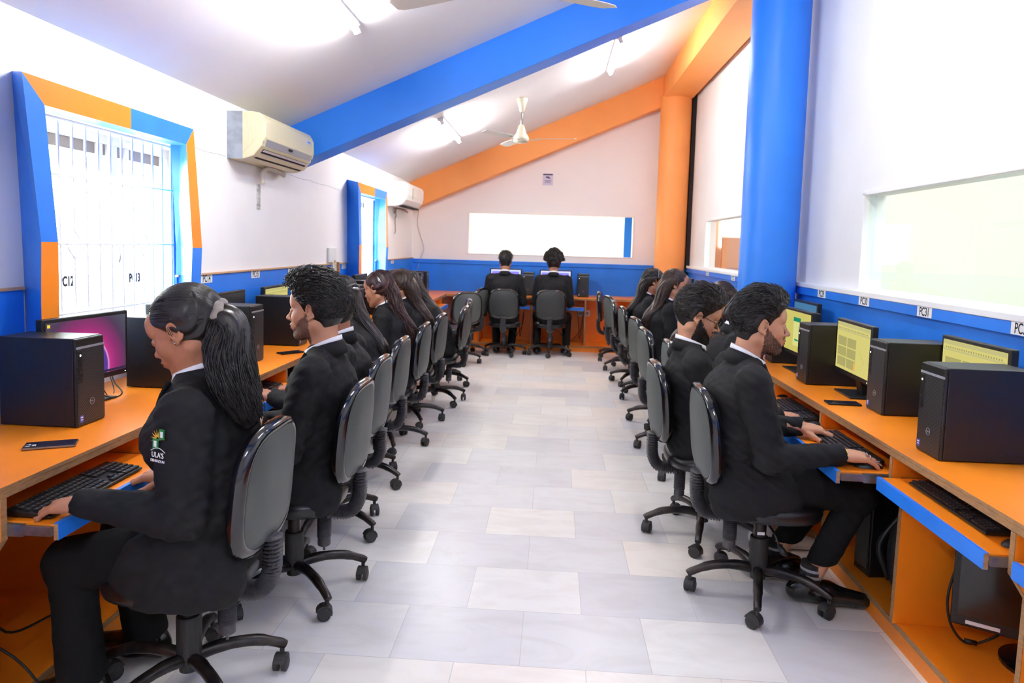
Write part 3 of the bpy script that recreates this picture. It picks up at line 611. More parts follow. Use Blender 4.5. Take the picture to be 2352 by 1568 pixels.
# protos are copied; each proto itself takes the first place
ordn = ['nearest', 'second', 'third', 'fourth', 'fifth', 'sixth', 'seventh', 'eighth', 'ninth', 'tenth', 'eleventh']
G = 'black tower computers on the desks'
yt = [2.345+.688*k for k in range(11)]
for k, y in enumerate(yt):
    place(tower0, (-1.687 if k == 0 else -1.655+.012*math.sin(k*3), y if k < 10 else 9.05, .75), 0, '%s black tower computer on the left desk, counting from the camera' % ordn[k], 'computer', G)
yr = [2.57, 3.238, 3.90, 4.60, 6.1, 6.8, 7.48, 8.16]
xr_ = [1.341, 1.455, 1.365, 1.40, 1.42, 1.41, 1.42, 1.4]
for k, y in enumerate(yr):
    place(tower0, (xr_[k], y, .75), PI, '%s black tower computer on the right desk, counting from the camera' % ordn[k], 'computer', G)
for x, l in ((-.43, 'left'), (.345, 'right')):
    place(tower0, (x+.0, 9.75, .75), -PI/2, '%s black tower computer on the back desk' % l, 'computer', G)
mons = {k: make_monitor(k) for k in ('bloom', 'off', 'yellow', 'code', 'teal', 'web')}
G = 'flat monitors on the desks'
def pm(kind, loc, rz, label): place(mons[kind], loc, rz, label, 'monitor', G)
pm('bloom', (-1.90, 2.715, .75), -.10, 'monitor with pink and purple wallpaper below the window')
pm('off', (-1.93, 3.44, .75), 0, 'dark monitor hidden behind the woman with the ponytail')
pm('off', (-1.98, 4.14, .75), .05, 'dark monitor tilted below the PC14 label')
pm('yellow', (-1.97, 4.83, .75), .03, 'monitor with a yellow page below the PC15 label')
pm('yellow', (-1.95, 5.50, .75), 0, 'monitor with a yellow page behind the tall-haired young man')
for k in range(5, 9): pm('off', (-1.93, 2.72+.69*k, .75), 0, 'dark monitor on the left desk, %s from the camera' % ordn[k])
pm('yellow', (1.69, 2.86, .75), PI, 'monitor with a yellow page behind the nearest right tower')
pm('yellow', (1.50, 3.525, .75), PI-.05, 'monitor with a yellow spreadsheet on the right desk')
pm('web', (1.46, 4.20, .75), PI, 'monitor with a yellow page and green buttons')
pm('teal', (1.76, 4.93, .75), PI, 'monitor with a blue-green screen below the PC29 label')
for k in range(4): pm('off', (1.62, 6.42+.68*k, .75), PI, 'dark monitor beyond the blue column, %s of its row' % ordn[k])
for x, l in ((-.68, 'monitor with purple code in front of the left seated man at the back'), (.03, 'monitor with purple code in front of the curly haired man')):
    pm('code', (x, 9.87, .75), -PI/2, l)
kb0 = make_keyboard(); ms0 = make_mouse()
G = 'keyboards on the pull-out trays'
names = ['nearest', 'second', 'third', 'fourth', 'fifth', 'sixth', 'seventh', 'eighth', 'ninth', 'tenth', 'eleventh', 'twelfth', 'thirteenth']
for TT, s, fx, wd in ((TL, -1, fxl, 'left'), (TR, 1, fxr, 'right')):
    i = 0
    for y0, out in TT:
        if y0 < 1.5: continue
        if i > 5: break
        xk = fx(-out+.125 if s > 0 else -out+.125); yk = y0+.30+(.05 if s < 0 else 0)
        if s > 0 and i == 0: xk = 1.345; yk = 2.26
        if s < 0 and i == 0: xk = -1.455; yk = 2.03
        if s > 0 and i == 1: xk = 1.225; yk = 2.90
        place(kb0, (xk, yk, .643), 0 if s < 0 else PI, '%s keyboard on the %s desk trays, counting from the camera' % (names[i], wd), 'keyboard', G)
        my = yk+(.30 if s < 0 else -.285)
        if s < 0: my = yk-.285 if i else 1.75
        if s > 0 and i == 0: my = 1.975; xk = 1.34
        if s > 0 and i == 1: my = 2.668; xk = 1.225
        if not (s < 0 and i < 2): place(ms0, (xk+.0*s, my, .643), 0 if s < 0 else PI, 'black mouse beside the %s keyboard of the %s desk' % (names[i], wd), 'mouse', 'computer mice')
        i += 1
for x, l in ((-.72, 'keyboard of the left seated man at the back'), (.02, 'keyboard of the curly haired man at the back')):
    place(kb0, (x, 9.70, .618), -PI/2, l, 'keyboard', G)
# phones
def phone(x, y, rz, l, big=0):
    r = empty('phone', (x, y, .75), rz, l, 'phone', 'mobile phones lying on the desks'); MB().box(-.075, .075, -.036, .036, .0, .009).obj('body', mat('phone_edge', srgb(120, 100, 92), .25, metal=.6) if big else BLKG, r, bevel=.004, seg=3)
    MB().box(-.073, .073, -.034, .034, .0085, .0096).obj('back_glass', mat('phone_glass', srgb(38, 36, 52), .12, coat=.5), r, bevel=.002)
    if big:
        c = MB().box(-.07, -.034, -.032, .004, .009, .0125).obj('camera_plate', BLKG, r, bevel=.003)
        MB().lathe([(.008, .012), (.007, .0145)], (-.060, -.022, 0), n=12).lathe([(.008, .012), (.007, .0145)], (-.043, -.014, 0), n=12).lathe([(.008, .012), (.007, .0145)], (-.060, -.005, 0), n=12).obj('lens', CHROME, c)
phone(-1.63, 2.135, .48, 'phone with triple camera on the left desk before the nearest tower', 1)
phone(-1.60, 4.13, .9, 'black phone on the left desk by the young man with swept hair'); phone(1.375, 3.295, -.05, 'black phone on the right desk before the yellow spreadsheet monitor')
# stored monitor, bag and cables below the right desk
r = empty('stored_monitor', (1.66, 2.34, .085), -2.09, 'black spare monitor on a round base stored under the right desk', 'monitor')
MB().box(-.02, .02, -.245, .225, .08, .40).obj('bezel', BLKP, r, bevel=.006); MB().box(.02, .022, -.225, .205, .12, .38).obj('screen', BLKG, r)
MB().box(.02, .0235, -.20, -.10, .093, .105).obj('asset_label', PAPER, r); MB().lathe([(.13, 0), (.13, .012), (.05, .03)], (0, .03, 0), n=32).obj('stand_base', BLKG, r, smooth=False); MB().box(-.03, .0, -.03, .06, .01, .15).obj('stand_neck', BLKP, r, bevel=.004)
o = MB().tube(smoothpath([(1.56, 2.53, .55), (1.50, 2.50, .42), (1.435, 2.46, .27), (1.44, 2.45, .17), (1.475, 2.44, .11), (1.515, 2.43, .10), (1.57, 2.42, .13), (1.62, 2.41, .18)]), .0045, 8).tube([(1.49, 2.437, .106), (1.525, 2.43, .102)], .009, 8).obj('monitor_cable', RUBBER, smooth=True); tag(o, 'black cable looping beside the stored monitor', 'cable')
r = empty('backpack', (1.475, 2.77, .085), 0, 'black backpack under the right desk behind the seated man', 'bag')
b = MB(); b.grid(lambda u, v: (.10*math.cos(2*PI*u)*math.sin(PI*v)**.6, .09*math.sin(2*PI*u)*math.sin(PI*v)**.6, .17-.17*math.cos(PI*v)), 20, 12); b.obj('body', mat('bag_fabric', srgb(24, 24, 26), .8, bump=.3, bscale=60), r, smooth=True)
MB().tube(smoothpath([(-.08, .03, .06), (-.12, .04, .2), (-.04, .03, .34)]), .012, 6).obj('strap', BLKP, r, smooth=True)
r = empty('power_unit', (1.47, 3.0, .085), .1, 'dark grey computer case under the right desk beside the backpack', 'computer'); MB().box(-.1, .12, -.06, .06, 0, .42).obj('case', CASE, r, bevel=.004); MB().box(-.105, -.1, -.05, .05, .03, .39).obj('front_panel', GREYP if 0 else BLKP, r, bevel=.004)
def cable(pts, l, rad=.004): o = MB().tube(smoothpath(pts), rad, 7).obj('cable', RUBBER, smooth=True); tag(o, l, 'cable', 'loose computer cables')
cable([(-1.62, 1.80, .70), (-1.62, 1.83, .45), (-1.65, 1.95, .22), (-1.60, 2.1, .2)], 'black cable curving under the near left desk')
cable([(-1.60, 1.74, .60), (-1.68, 1.76, .4), (-1.55, 1.86, .2), (-1.50, 1.90, .09)], 'black cable dropping to the near left shelf')
cable([(-1.90, 2.72, .80), (-1.86, 2.80, .757), (-1.88, 2.90, .757), (-1.96, 2.96, .80), (-2.0, 3.0, .90)], 'black cable behind the wallpaper monitor', .003)
cable([(-1.93, 2.80, .86), (-1.90, 2.83, .757), (-1.93, 2.92, .757), (-1.99, 2.97, .84)], 'thin cable by the wallpaper monitor base', .002)
cable([(1.45, 2.63, .66), (1.38, 2.70, .65), (1.36, 2.8, .652), (1.45, 2.95, .655), (1.62, 3.0, .67)], 'black keyboard cable on the second right tray', .0022)
cable([(1.52, 2.6, .66), (1.42, 2.64, .66), (1.40, 2.72, .65), (1.46, 2.76, .66), (1.55, 2.74, .7)], 'coiled mouse cable on the second right tray', .0022)
cable([(1.55, 2.75, .6), (1.42, 2.9, .3), (1.44, 3.05, .12), (1.6, 3.05, .1), (1.5, 2.85, .1), (1.35, 2.66, .12), (1.6, 2.6, .1)], 'tangled power cable on the shelf under the right desk')
cable([(1.5, 3.3, .6), (1.40, 3.45, .25), (1.42, 3.3, .1), (1.55, 3.2, .1)], 'power cable hanging in the third right bay')
for x, l in ((-.55, 'left man'), (.30, 'curly haired man')):
    cable([(x+.15, 9.95, .62), (x+.12, 9.92, .3), (x, 9.88, .13), (x-.1, 9.85, .1)], 'cable hanging under the back desk by the ' + l)
    cable([(x+.05, 9.95, .62), (x+.08, 9.9, .35), (x+.1, 9.86, .15), (x+.14, 9.9, .5)], 'looped cable under the back desk by the ' + l)
# ------------------------------------------------------------------ chairs
def make_chair():
    """sitter faces +x; origin on the floor below the pedestal"""
    r = empty('office_chair'); NB = 21
    # backrest: superellipse pad, curved; outline (l, h)
    def outline(t, w_=.205, h_=.20):
        c, s = math.cos(t), math.sin(t); p = 2/3.4
        wl = w_*(1-.06*s)
        return wl*math.copysign(abs(c)**p, c), h_*math.copysign(abs(s)**p, s)
    def bx(l, h, d):   # depth position: leans back, curved
        return -.245-.11*(h+.2)*.75 + d + .25*l*l - .16*(h+.02)**2*1.0
    zc = .695
    def shell(d, k, ring=None):
        m = MB(); R = [0, .35, .65, .88, 1.0]
        def f(u, v):
            t = 2*PI*u; q = v; l, h = outline(t); return None
        return m
    def pad(name, mtl, d_mid, d_edge, k, par, smooth=True):
        m = MB(); nu, nv = 49, 7
        def f(u, v):
            l, h = outline(2*PI*u); q = v; l *= q*k; h *= q*k
            dd = d_edge+(d_mid-d_edge)*(1-q**4)
            return (bx(l, h, dd), l, zc+h)
        m.grid(f, nu, nv); return m.obj(name, mtl, par, smooth=smooth, fix=False)
    m = MB()
    # cushion as closed lens: front surface + back surface joined at rim
    def f(u, v):
        l, h = outline(2*PI*u); w_ = 2*PI*v
        return (0, 0, 0)
    rim = MB()
    n = 56; seg = 10
    def rimf(u, v):
        l, h = outline(2*PI*u); a = 2*PI*v
        rr = 1-.022/.2*(1-math.cos(a))*.9
        return (bx(l*rr, h*rr, .010+.026*math.sin(a)), l*rr, zc+h*rr)
    rim.grid(rimf, n, seg+1); back = rim.obj('backrest', RIM, r, smooth=True, fix=False)
    pad('front_cushion', VINYL, .042, .03, .93, back)
    pad('rear_cover', FOAM, -.034, -.008, .93, back)
    bead = MB(); bead.tube([(bx(*outline(t), 0)-.006+.0, outline(t)[0]*.95, zc+outline(t)[1]*.95) for t in np.linspace(0, 2*PI, 60)], .004, 6, caps=False); bead.obj('welt', BLKG, back, smooth=True)
    # seat
    seat = MB(); nu = 48
    def sf(u, v):
        t = 2*PI*u; c, s = math.cos(t), math.sin(t); p = 2/2.8; L = .215*math.copysign(abs(s)**p, s); X = .01+.215*math.copysign(abs(c)**p, c)
        prof = [(0, .452), (.5, .455), (.85, .448), (.97, .432), (1, .41), (.97, .385), (.8, .375), (0, .375)]
        i = v*(len(prof)-1); a = int(min(i, len(prof)-2)); q = i-a; pr = prof[a][0]*(1-q)+prof[a+1][0]*q; z = prof[a][1]*(1-q)+prof[a+1][1]*q
        return (X*pr, L*pr, z)
    seat.grid(sf, nu+1, 15); seat.obj('seat', VINYL, r, smooth=True, fix=False)
    MB().box(-.1, .1, -.06, .06, .345, .376).obj('seat_plate', BLKM, r, bevel=.006)
    # bellows from backrest down under the seat
    path = smoothpath([(-.272, 0, .53), (-.272, 0, .46), (-.265, 0, .40), (-.235, 0, .355), (-.18, 0, .345), (-.11, 0, .35)], 11)
    m = len(path); m_ = MB(); Rr = [.028+.0075*(1 if (i % 2) else -1) for i in range(m)]; m_.tube(path, Rr, 16, squash=(1.15, .85)); m_.obj('bellows', BELLOW, r, smooth=False)
    prof = [(.020, .345)]; z = .335
    while z > .235: prof += [(.029, z), (.024, z-.004)]; z -= .008
    prof += [(.026, .228), (.026, .205), (.016, .198), (.005, .197), (.005, .18)]
    MB().lathe(prof, (-.125, 0, 0), n=20).obj('tilt_boot', BELLOW, r)
    MB().lathe([(.026, .35), (.026, .24)], n=24).obj('gas_piston', BLKM, r, smooth=False)
    MB().lathe([(.036, .255), (.038, .25), (.038, .10), (.03, .095), (.03, .075)], n=28).obj('gas_cylinder', mat('cyl_plastic', srgb(38, 38, 38), .55), r)
    MB().box(-.018, .012, -.0265, -.0255, .27, .283).obj('asset_label', PAPER, r)
    lv = MB(); lv.tube([(.0, -.06, .35), (.02, -.12, .32), (.03, -.15, .285)], .005, 8); lv.tube([(.03, -.15, .285), (.045, -.165, .26), (.06, -.17, .25)], [.009, .014, .008], 8); lv.obj('lever', BLKP, r, smooth=True)
    for k in range(5):
        a = 2*PI*k/5; c, s = math.cos(a), math.sin(a)
        P = lambda u, z: (c*u, s*u, z)
        leg = MB().tube(smoothpath([P(.02, .115), P(.1, .128), P(.2, .12), P(.275, .092), P(.295, .08)], 4), [.021]*5+[.019]*5+[.016]*4+[.015]*3, 10).obj('leg', BLKM, r, smooth=True)
        cm = MB(); y_ = .02
        cx, cy = c*.285, s*.285
        ca, sa = math.cos(a+1.1), math.sin(a+1.1)
        def W(u, v, z): return (cx+ca*u-sa*v, cy+sa*u+ca*v, z)
        for sd in (-1, 1):
            V = []; nn = 18
            for vv, rr in ((.006, .018), (.007, .0255), (.021, .0255), (.024, .018)):
                for i in range(nn):
                    t = 2*PI*i/nn; V.append(W(-.012+rr*math.cos(t), sd*vv, .0255+rr*math.sin(t)))
            F = [(j*nn+i, j*nn+(i+1) % nn, (j+1)*nn+(i+1) % nn, (j+1)*nn+i) for j in range(3) for i in range(nn)] + [tuple(range(nn)), tuple(3*nn+i for i in range(nn))]
            cm.add(V, F)
        # hood
        V = []; nn = 10
        for vv in (-.019, .019):
            for i in range(nn):
                t = PI*(-.1+1.0*i/(nn-1)); V.append(W(-.012+.032*math.cos(t), vv, .0285+.031*math.sin(t)))
        cm.add(V, [(i, i+1, nn+i+1, nn+i) for i in range(nn-1)]+[tuple(range(nn)), tuple(nn+i for i in range(nn))])
        cm.tube([W(0, 0, .05), W(0, 0, .085)], .008, 8)
        cm.obj('caster', CASTER, leg, smooth=False)
    return r
chair0 = make_chair()
G = 'black swivel chairs with bellows brackets'
CH = [ # x, y, rz, label   (rz: direction the sitter faces)
 (-1.12, 2.05, PI, 'black swivel chair of the woman with the ponytail, nearest on the left', -5),
 (-1.03, 2.71, PI, 'black swivel chair of the young man with swept-up hair on the left', -8),
 (-1.10, 3.33, PI, 'black swivel chair of the short-haired man, third on the left', 13),
 (-1.15, 4.03, PI, 'black swivel chair of the woman with the silver hair clip', 18),
 (-1.16, 4.80, PI, 'black swivel chair of the woman with reddish curls', 42),
 (-1.15, 5.48, PI-.05, 'black swivel chair of the woman with long brown hair on the left', -18),
 (-1.05, 6.20, PI, 'black swivel chair seventh along the left row', -6),
 (-1.12, 7.0, PI+.2, 'black swivel chair eighth along the left row', 10),
 (-1.15, 8.3, PI/2+.6, 'empty chair turned to face the back desk', 30),
 (-1.16, 8.98, PI-.35, 'empty chair last on the left, beside the back desk', 55),
 (.905, 2.90, 0, 'black swivel chair of the bearded man nearest on the right', 38),
 (.80, 3.50, .04, 'black swivel chair of the man wearing glasses', 36),
 (1.0, 4.33, 0, 'black swivel chair behind the man wearing glasses', 42),
 (.93, 4.98, .08, 'black swivel chair with grey back, fourth on the right', 28),
 (.95, 5.75, .15, 'black swivel chair, fifth on the right', 14),
 (.95, 6.75, .05, 'black swivel chair of the farthest long-haired woman on the right', 60),
 (.93, 7.45, -.1, 'empty chair, seventh on the right', 20),
 (.92, 8.25, .2, 'empty chair, eighth on the right', 40),
 (.87, 8.98, -.15, 'empty chair last on the right beside the back desk', 5),
 (-.63, 9.12, PI/2, 'black swivel chair of the left man at the back desk', 63),
 (-.02, 9.20, PI/2-.03, 'black swivel chair of the curly haired man at the back desk', 36),
]
for i, (x, y, rz, l, ph) in enumerate(CH):
    o = chair0 if i == 0 else copy_tree(chair0)
    o.location = (x, y, 0); o.rotation_euler = (0, 0, rz); tag(o, l, 'chair', G)
    for ch in o.children:                      # turn the five-legged base on its own spindle
        if ch.name.startswith('leg'): ch.rotation_euler = (0, 0, math.radians(ph))
BACKDARK = mat('chair_backing_dark', srgb(40, 42, 42), .5, bump=.08, bscale=120)
for o in [q for q in bpy.data.objects if q.get('category') == 'chair' and 'back desk' in q['label'] and 'man' in q['label']]:
    for b_ in o.children_recursive:
        if b_.name.startswith('rear_cover'): b_.material_slots[0].link = 'OBJECT'; b_.material_slots[0].material = BACKDARK
# ------------------------------------------------------------------ people: smooth-blended volumes meshed with surface nets
SKIN_M = {}
def skin(i, c):
    return mat('skin_%d' % i, srgb(*c), .52, var=.08, scale=30, bump=.08, bscale=220, spec=.4)
LIP = mat('lips', srgb(150, 84, 74), .5); EYEW = mat('eye_white', srgb(214, 204, 198), .3); NAILP = mat('natural_nail', srgb(214, 168, 148), .3); NAIL = mat('dark_nail', srgb(48, 24, 26), .25)
SUIT = mat('suit_wool', srgb(17, 17, 20), .78, bump=.25, bscale=900, spec=.3)
TROU = mat('trouser_wool', srgb(12, 12, 14), .85, bump=.3, bscale=700, spec=.2)
SHIRT = mat('shirt_cotton', srgb(236, 234, 240), .8, bump=.1, bscale=200)
SHOE = mat('black_leather', srgb(16, 15, 16), .25, bump=.1, bscale=60, coat=.2)
def hair_mat(name, c, c2):
    m = mat(name, srgb(*c), .36, col2=srgb(*c2), scale=60, bump=.3, bscale=160, spec=.45); return m
HB = hair_mat('hair_black', (34, 29, 29), (12, 10, 11)); HR = hair_mat('hair_reddish', (64, 32, 30), (20, 13, 14)); HN = hair_mat('hair_brown', (70, 48, 38), (24, 18, 17)); HD = hair_mat('hair_dark_brown', (40, 30, 28), (15, 12, 12))

BEARD = mat('beard_shadow', srgb(58, 40, 34), .75, var=.3, scale=300); STUB = mat('stubble_skin', srgb(120, 84, 68), .7, var=.3, scale=300)
class SDF:
    def __init__(s, lo, hi, h):
        s.lo = np.array(lo, float); s.h = h; s.n = np.ceil((np.array(hi)-s.lo)/h).astype(int)+1
        s.ax = [(s.lo[i]+h*np.arange(s.n[i])).astype(np.float32) for i in range(3)]
        s.D = np.full(s.n, .2, np.float32)
    def sl(s, lo, hi, mg):
        r = []
        for i in range(3):
            a = int(np.clip(math.floor((lo[i]-mg-s.lo[i])/s.h), 0, s.n[i])); b = int(np.clip(math.ceil((hi[i]+mg-s.lo[i])/s.h)+1, 0, s.n[i])); r.append(slice(a, b))
        return tuple(r)
    def coords(s, q): return s.ax[0][q[0]][:, None, None], s.ax[1][q[1]][None, :, None], s.ax[2][q[2]][None, None, :]
    def mix(s, q, d, k, op):
        A = s.D[q]
        if op == 'sub': d = -d; h = np.clip(.5-.5*(A-d)/k, 0, 1); s.D[q] = A*(1-h)+d*h+k*h*(1-h)
        else: h = np.clip(.5+.5*(A-d)/k, 0, 1); s.D[q] = A*(1-h)+d*h-k*h*(1-h)
    def cone(s, a, b, r1, r2, k=.02, sc=(1, 1, 1), op='add'):
        a = np.array(a, float); b = np.array(b, float); sc = np.array(sc, float); R = max(r1, r2)
        lo = np.minimum(a, b)-R/sc; hi = np.maximum(a, b)+R/sc; q = s.sl(lo, hi, k*1.5+.015)
        if any(v.stop <= v.start for v in q): return s
        X, Y, Z = s.coords(q); A = a*sc; ba = (b-a)*sc; L = float(ba@ba)+1e-9
        px, py, pz = X*sc[0]-A[0], Y*sc[1]-A[1], Z*sc[2]-A[2]
        t = np.clip((px*ba[0]+py*ba[1]+pz*ba[2])/L, 0, 1)
        d = np.sqrt((px-t*ba[0])**2+(py-t*ba[1])**2+(pz-t*ba[2])**2)-(r1+(r2-r1)*t)
        s.mix(q, d.astype(np.float32), k, op); return s
    def ell(s, c, r, k=.02, rot=None, op='add'):
        c = np.array(c, float); r = np.array(r, float); R = float(r.max()) if rot is not None else r
        q = s.sl(c-R, c+R, k*1.5+.012)
        if any(v.stop <= v.start for v in q): return s
        X, Y, Z = s.coords(q); p = [X-c[0], Y-c[1], Z-c[2]]
        if rot is not None:
            M_ = np.array(Euler(rot).to_matrix()).T; p = [M_[i, 0]*p[0]+M_[i, 1]*p[1]+M_[i, 2]*p[2] for i in range(3)]
        k0 = np.sqrt((p[0]/r[0])**2+(p[1]/r[1])**2+(p[2]/r[2])**2)+1e-6; k1 = np.sqrt((p[0]/r[0]**2)**2+(p[1]/r[1]**2)**2+(p[2]/r[2]**2)**2)+1e-6
        s.mix(q, (k0*(k0-1)/k1).astype(np.float32), k, op); return s
    def plane(s, p, n, k=.006):
        """cut away the side the normal points to"""
        X, Y, Z = s.coords((slice(None),)*3); n = np.array(n, float); n /= np.linalg.norm(n)
        d = -((X-p[0])*n[0]+(Y-p[1])*n[1]+(Z-p[2])*n[2]); s.mix((slice(None),)*3, d.astype(np.float32), k, 'sub'); return s
    def mesh(s):
        D = s.D; I = D < 0; n = I.shape
        cnt = np.zeros((n[0]-1, n[1]-1, n[2]-1), np.uint8)
        for a in (0, 1):
            for b in (0, 1):
                for c in (0, 1): cnt += I[a:n[0]-1+a, b:n[1]-1+b, c:n[2]-1+c]
        act = np.argwhere((cnt > 0) & (cnt < 8)); idx = np.full(cnt.shape, -1, np.int32); idx[tuple(act.T)] = np.arange(len(act))
        co = [(a, b, c) for a in (0, 1) for b in (0, 1) for c in (0, 1)]
        vals = {k: D[act[:, 0]+k[0], act[:, 1]+k[1], act[:, 2]+k[2]] for k in co}
        P = np.zeros((len(act), 3)); W = np.zeros(len(act))
        for k in co:
            for ax in range(3):
                if k[ax] == 0:
                    k2 = list(k); k2[ax] = 1; k2 = tuple(k2); a, b = vals[k], vals[k2]; m = (a < 0) != (b < 0)
                    t = np.where(m, a/(a-b+1e-12), 0); pt = np.array(k, float)[None, :].repeat(len(act), 0); pt[:, ax] += t
                    P += pt*m[:, None]; W += m
        V = (P/W[:, None]+act)*s.h+s.lo; F = []
        for ax in range(3):
            u, v = (ax+1) % 3, (ax+2) % 3; sa = [slice(None)]*3; sb = [slice(None)]*3; sa[ax] = slice(0, -1); sb[ax] = slice(1, None)
            A = I[tuple(sa)]; B = I[tuple(sb)]; e = np.argwhere(A != B); e = e[(e[:, u] > 0) & (e[:, v] > 0) & (e[:, u] < n[u]-1) & (e[:, v] < n[v]-1)]
            inside = A[tuple(e.T)]; c = []
            for du, dv in ((1, 1), (0, 1), (0, 0), (1, 0)): q = e.copy(); q[:, u] -= du; q[:, v] -= dv; c.append(idx[tuple(q.T)])
            Q = np.stack(c, 1); Q[~inside] = Q[~inside][:, ::-1]; F.append(Q)
        return V, np.concatenate(F)
def np_normals(V, F):
    n = np.cross(V[F[:, 2]]-V[F[:, 0]], V[F[:, 3]]-V[F[:, 1]]); N = np.zeros_like(V)
    for i in range(4): np.add.at(N, F[:, i], n)
    return N/(np.linalg.norm(N, axis=1)[:, None]+1e-12)
def np_obj(name, parts, mats, parent=None, smooth=True):
    """parts: list of (V, F(quads), material index or array)"""
    Vs, Fs, Ms, o = [], [], [], 0
    for V, F, m in parts:
        Vs.append(V); Fs.append(F+o); Ms.append(np.full(len(F), m) if np.isscalar(m) else m); o += len(V)
    V = np.concatenate(Vs); F = np.concatenate(Fs); Mi = np.concatenate(Ms); me = bpy.data.meshes.new(name)
    me.vertices.add(len(V)); me.vertices.foreach_set('co', V.astype(np.float32).ravel()); me.loops.add(F.size); me.loops.foreach_set('vertex_index', F.astype(np.int32).ravel())
    me.polygons.add(len(F)); me.polygons.foreach_set('loop_start', np.arange(0, F.size, 4, dtype=np.int32)); me.polygons.foreach_set('loop_total', np.full(len(F), 4, np.int32))
    for m in mats: me.materials.append(m)
    me.polygons.foreach_set('material_index', Mi.astype(np.int32)); me.update(calc_edges=True); me.validate(); me.polygons.foreach_set('use_smooth', [smooth]*len(me.polygons))
    ob = bpy.data.objects.new(name, me); COL.objects.link(ob)
    if parent: ob.parent = parent
    return ob
def strands(P, R, n=4, twist=0):
    """P: (S, M, 3) paths, R: (M,) or (S, M) radii -> quads"""
    S, M, _ = P.shape; T = np.gradient(P, axis=1); T /= np.linalg.norm(T, axis=2)[..., None]+1e-9
    ref = np.array([.31, .87, .38]); U = np.cross(T, ref); U /= np.linalg.norm(U, axis=2)[..., None]+1e-9; W = np.cross(T, U)
    R = np.broadcast_to(R, (S, M)); V = []
    for k in range(n):
        a = 2*PI*k/n+.4; V.append(P+R[..., None]*(U*math.cos(a)+W*math.sin(a)))
    V = np.stack(V, 2).reshape(-1, 3); b = (np.arange(S)*M*n)[:, None, None]+(np.arange(M-1)*n)[None, :, None]; k = np.arange(n)[None, None, :]; k2 = (k+1) % n
    F = np.stack([b+k, b+k2, b+n+k2, b+n+k], -1).reshape(-1, 4); return V, F
def frame_strip(name, mtl, rings, parent, thick=0, mi=None):
    """rings: list of equally long point rows -> lofted strip with thickness by solidify"""
    m = MB(); nu = len(rings); nv = len(rings[0]); m.add([p for r_ in rings for p in r_], [(i*nv+j, (i+1)*nv+j, (i+1)*nv+j+1, i*nv+j+1) for i in range(nu-1) for j in range(nv-1)])
    o = m.obj(name, mtl, parent, smooth=True, fix=False)
    if thick: md = o.modifiers.new('thickness', 'SOLIDIFY'); md.thickness = thick; md.offset = 0
    return o
def wr(V, s, seed):
    x, y, z = (V*s).T
    a = np.sin(x*1.7+y*2.3+seed+1.3*np.sin(z*1.1+seed))+.6*np.sin(y*3.1-z*2.7+seed*2+1.1*np.sin(x*1.9))+.5*np.sin(z*4.3+x*3.7+seed*.7)
    return a/2.1

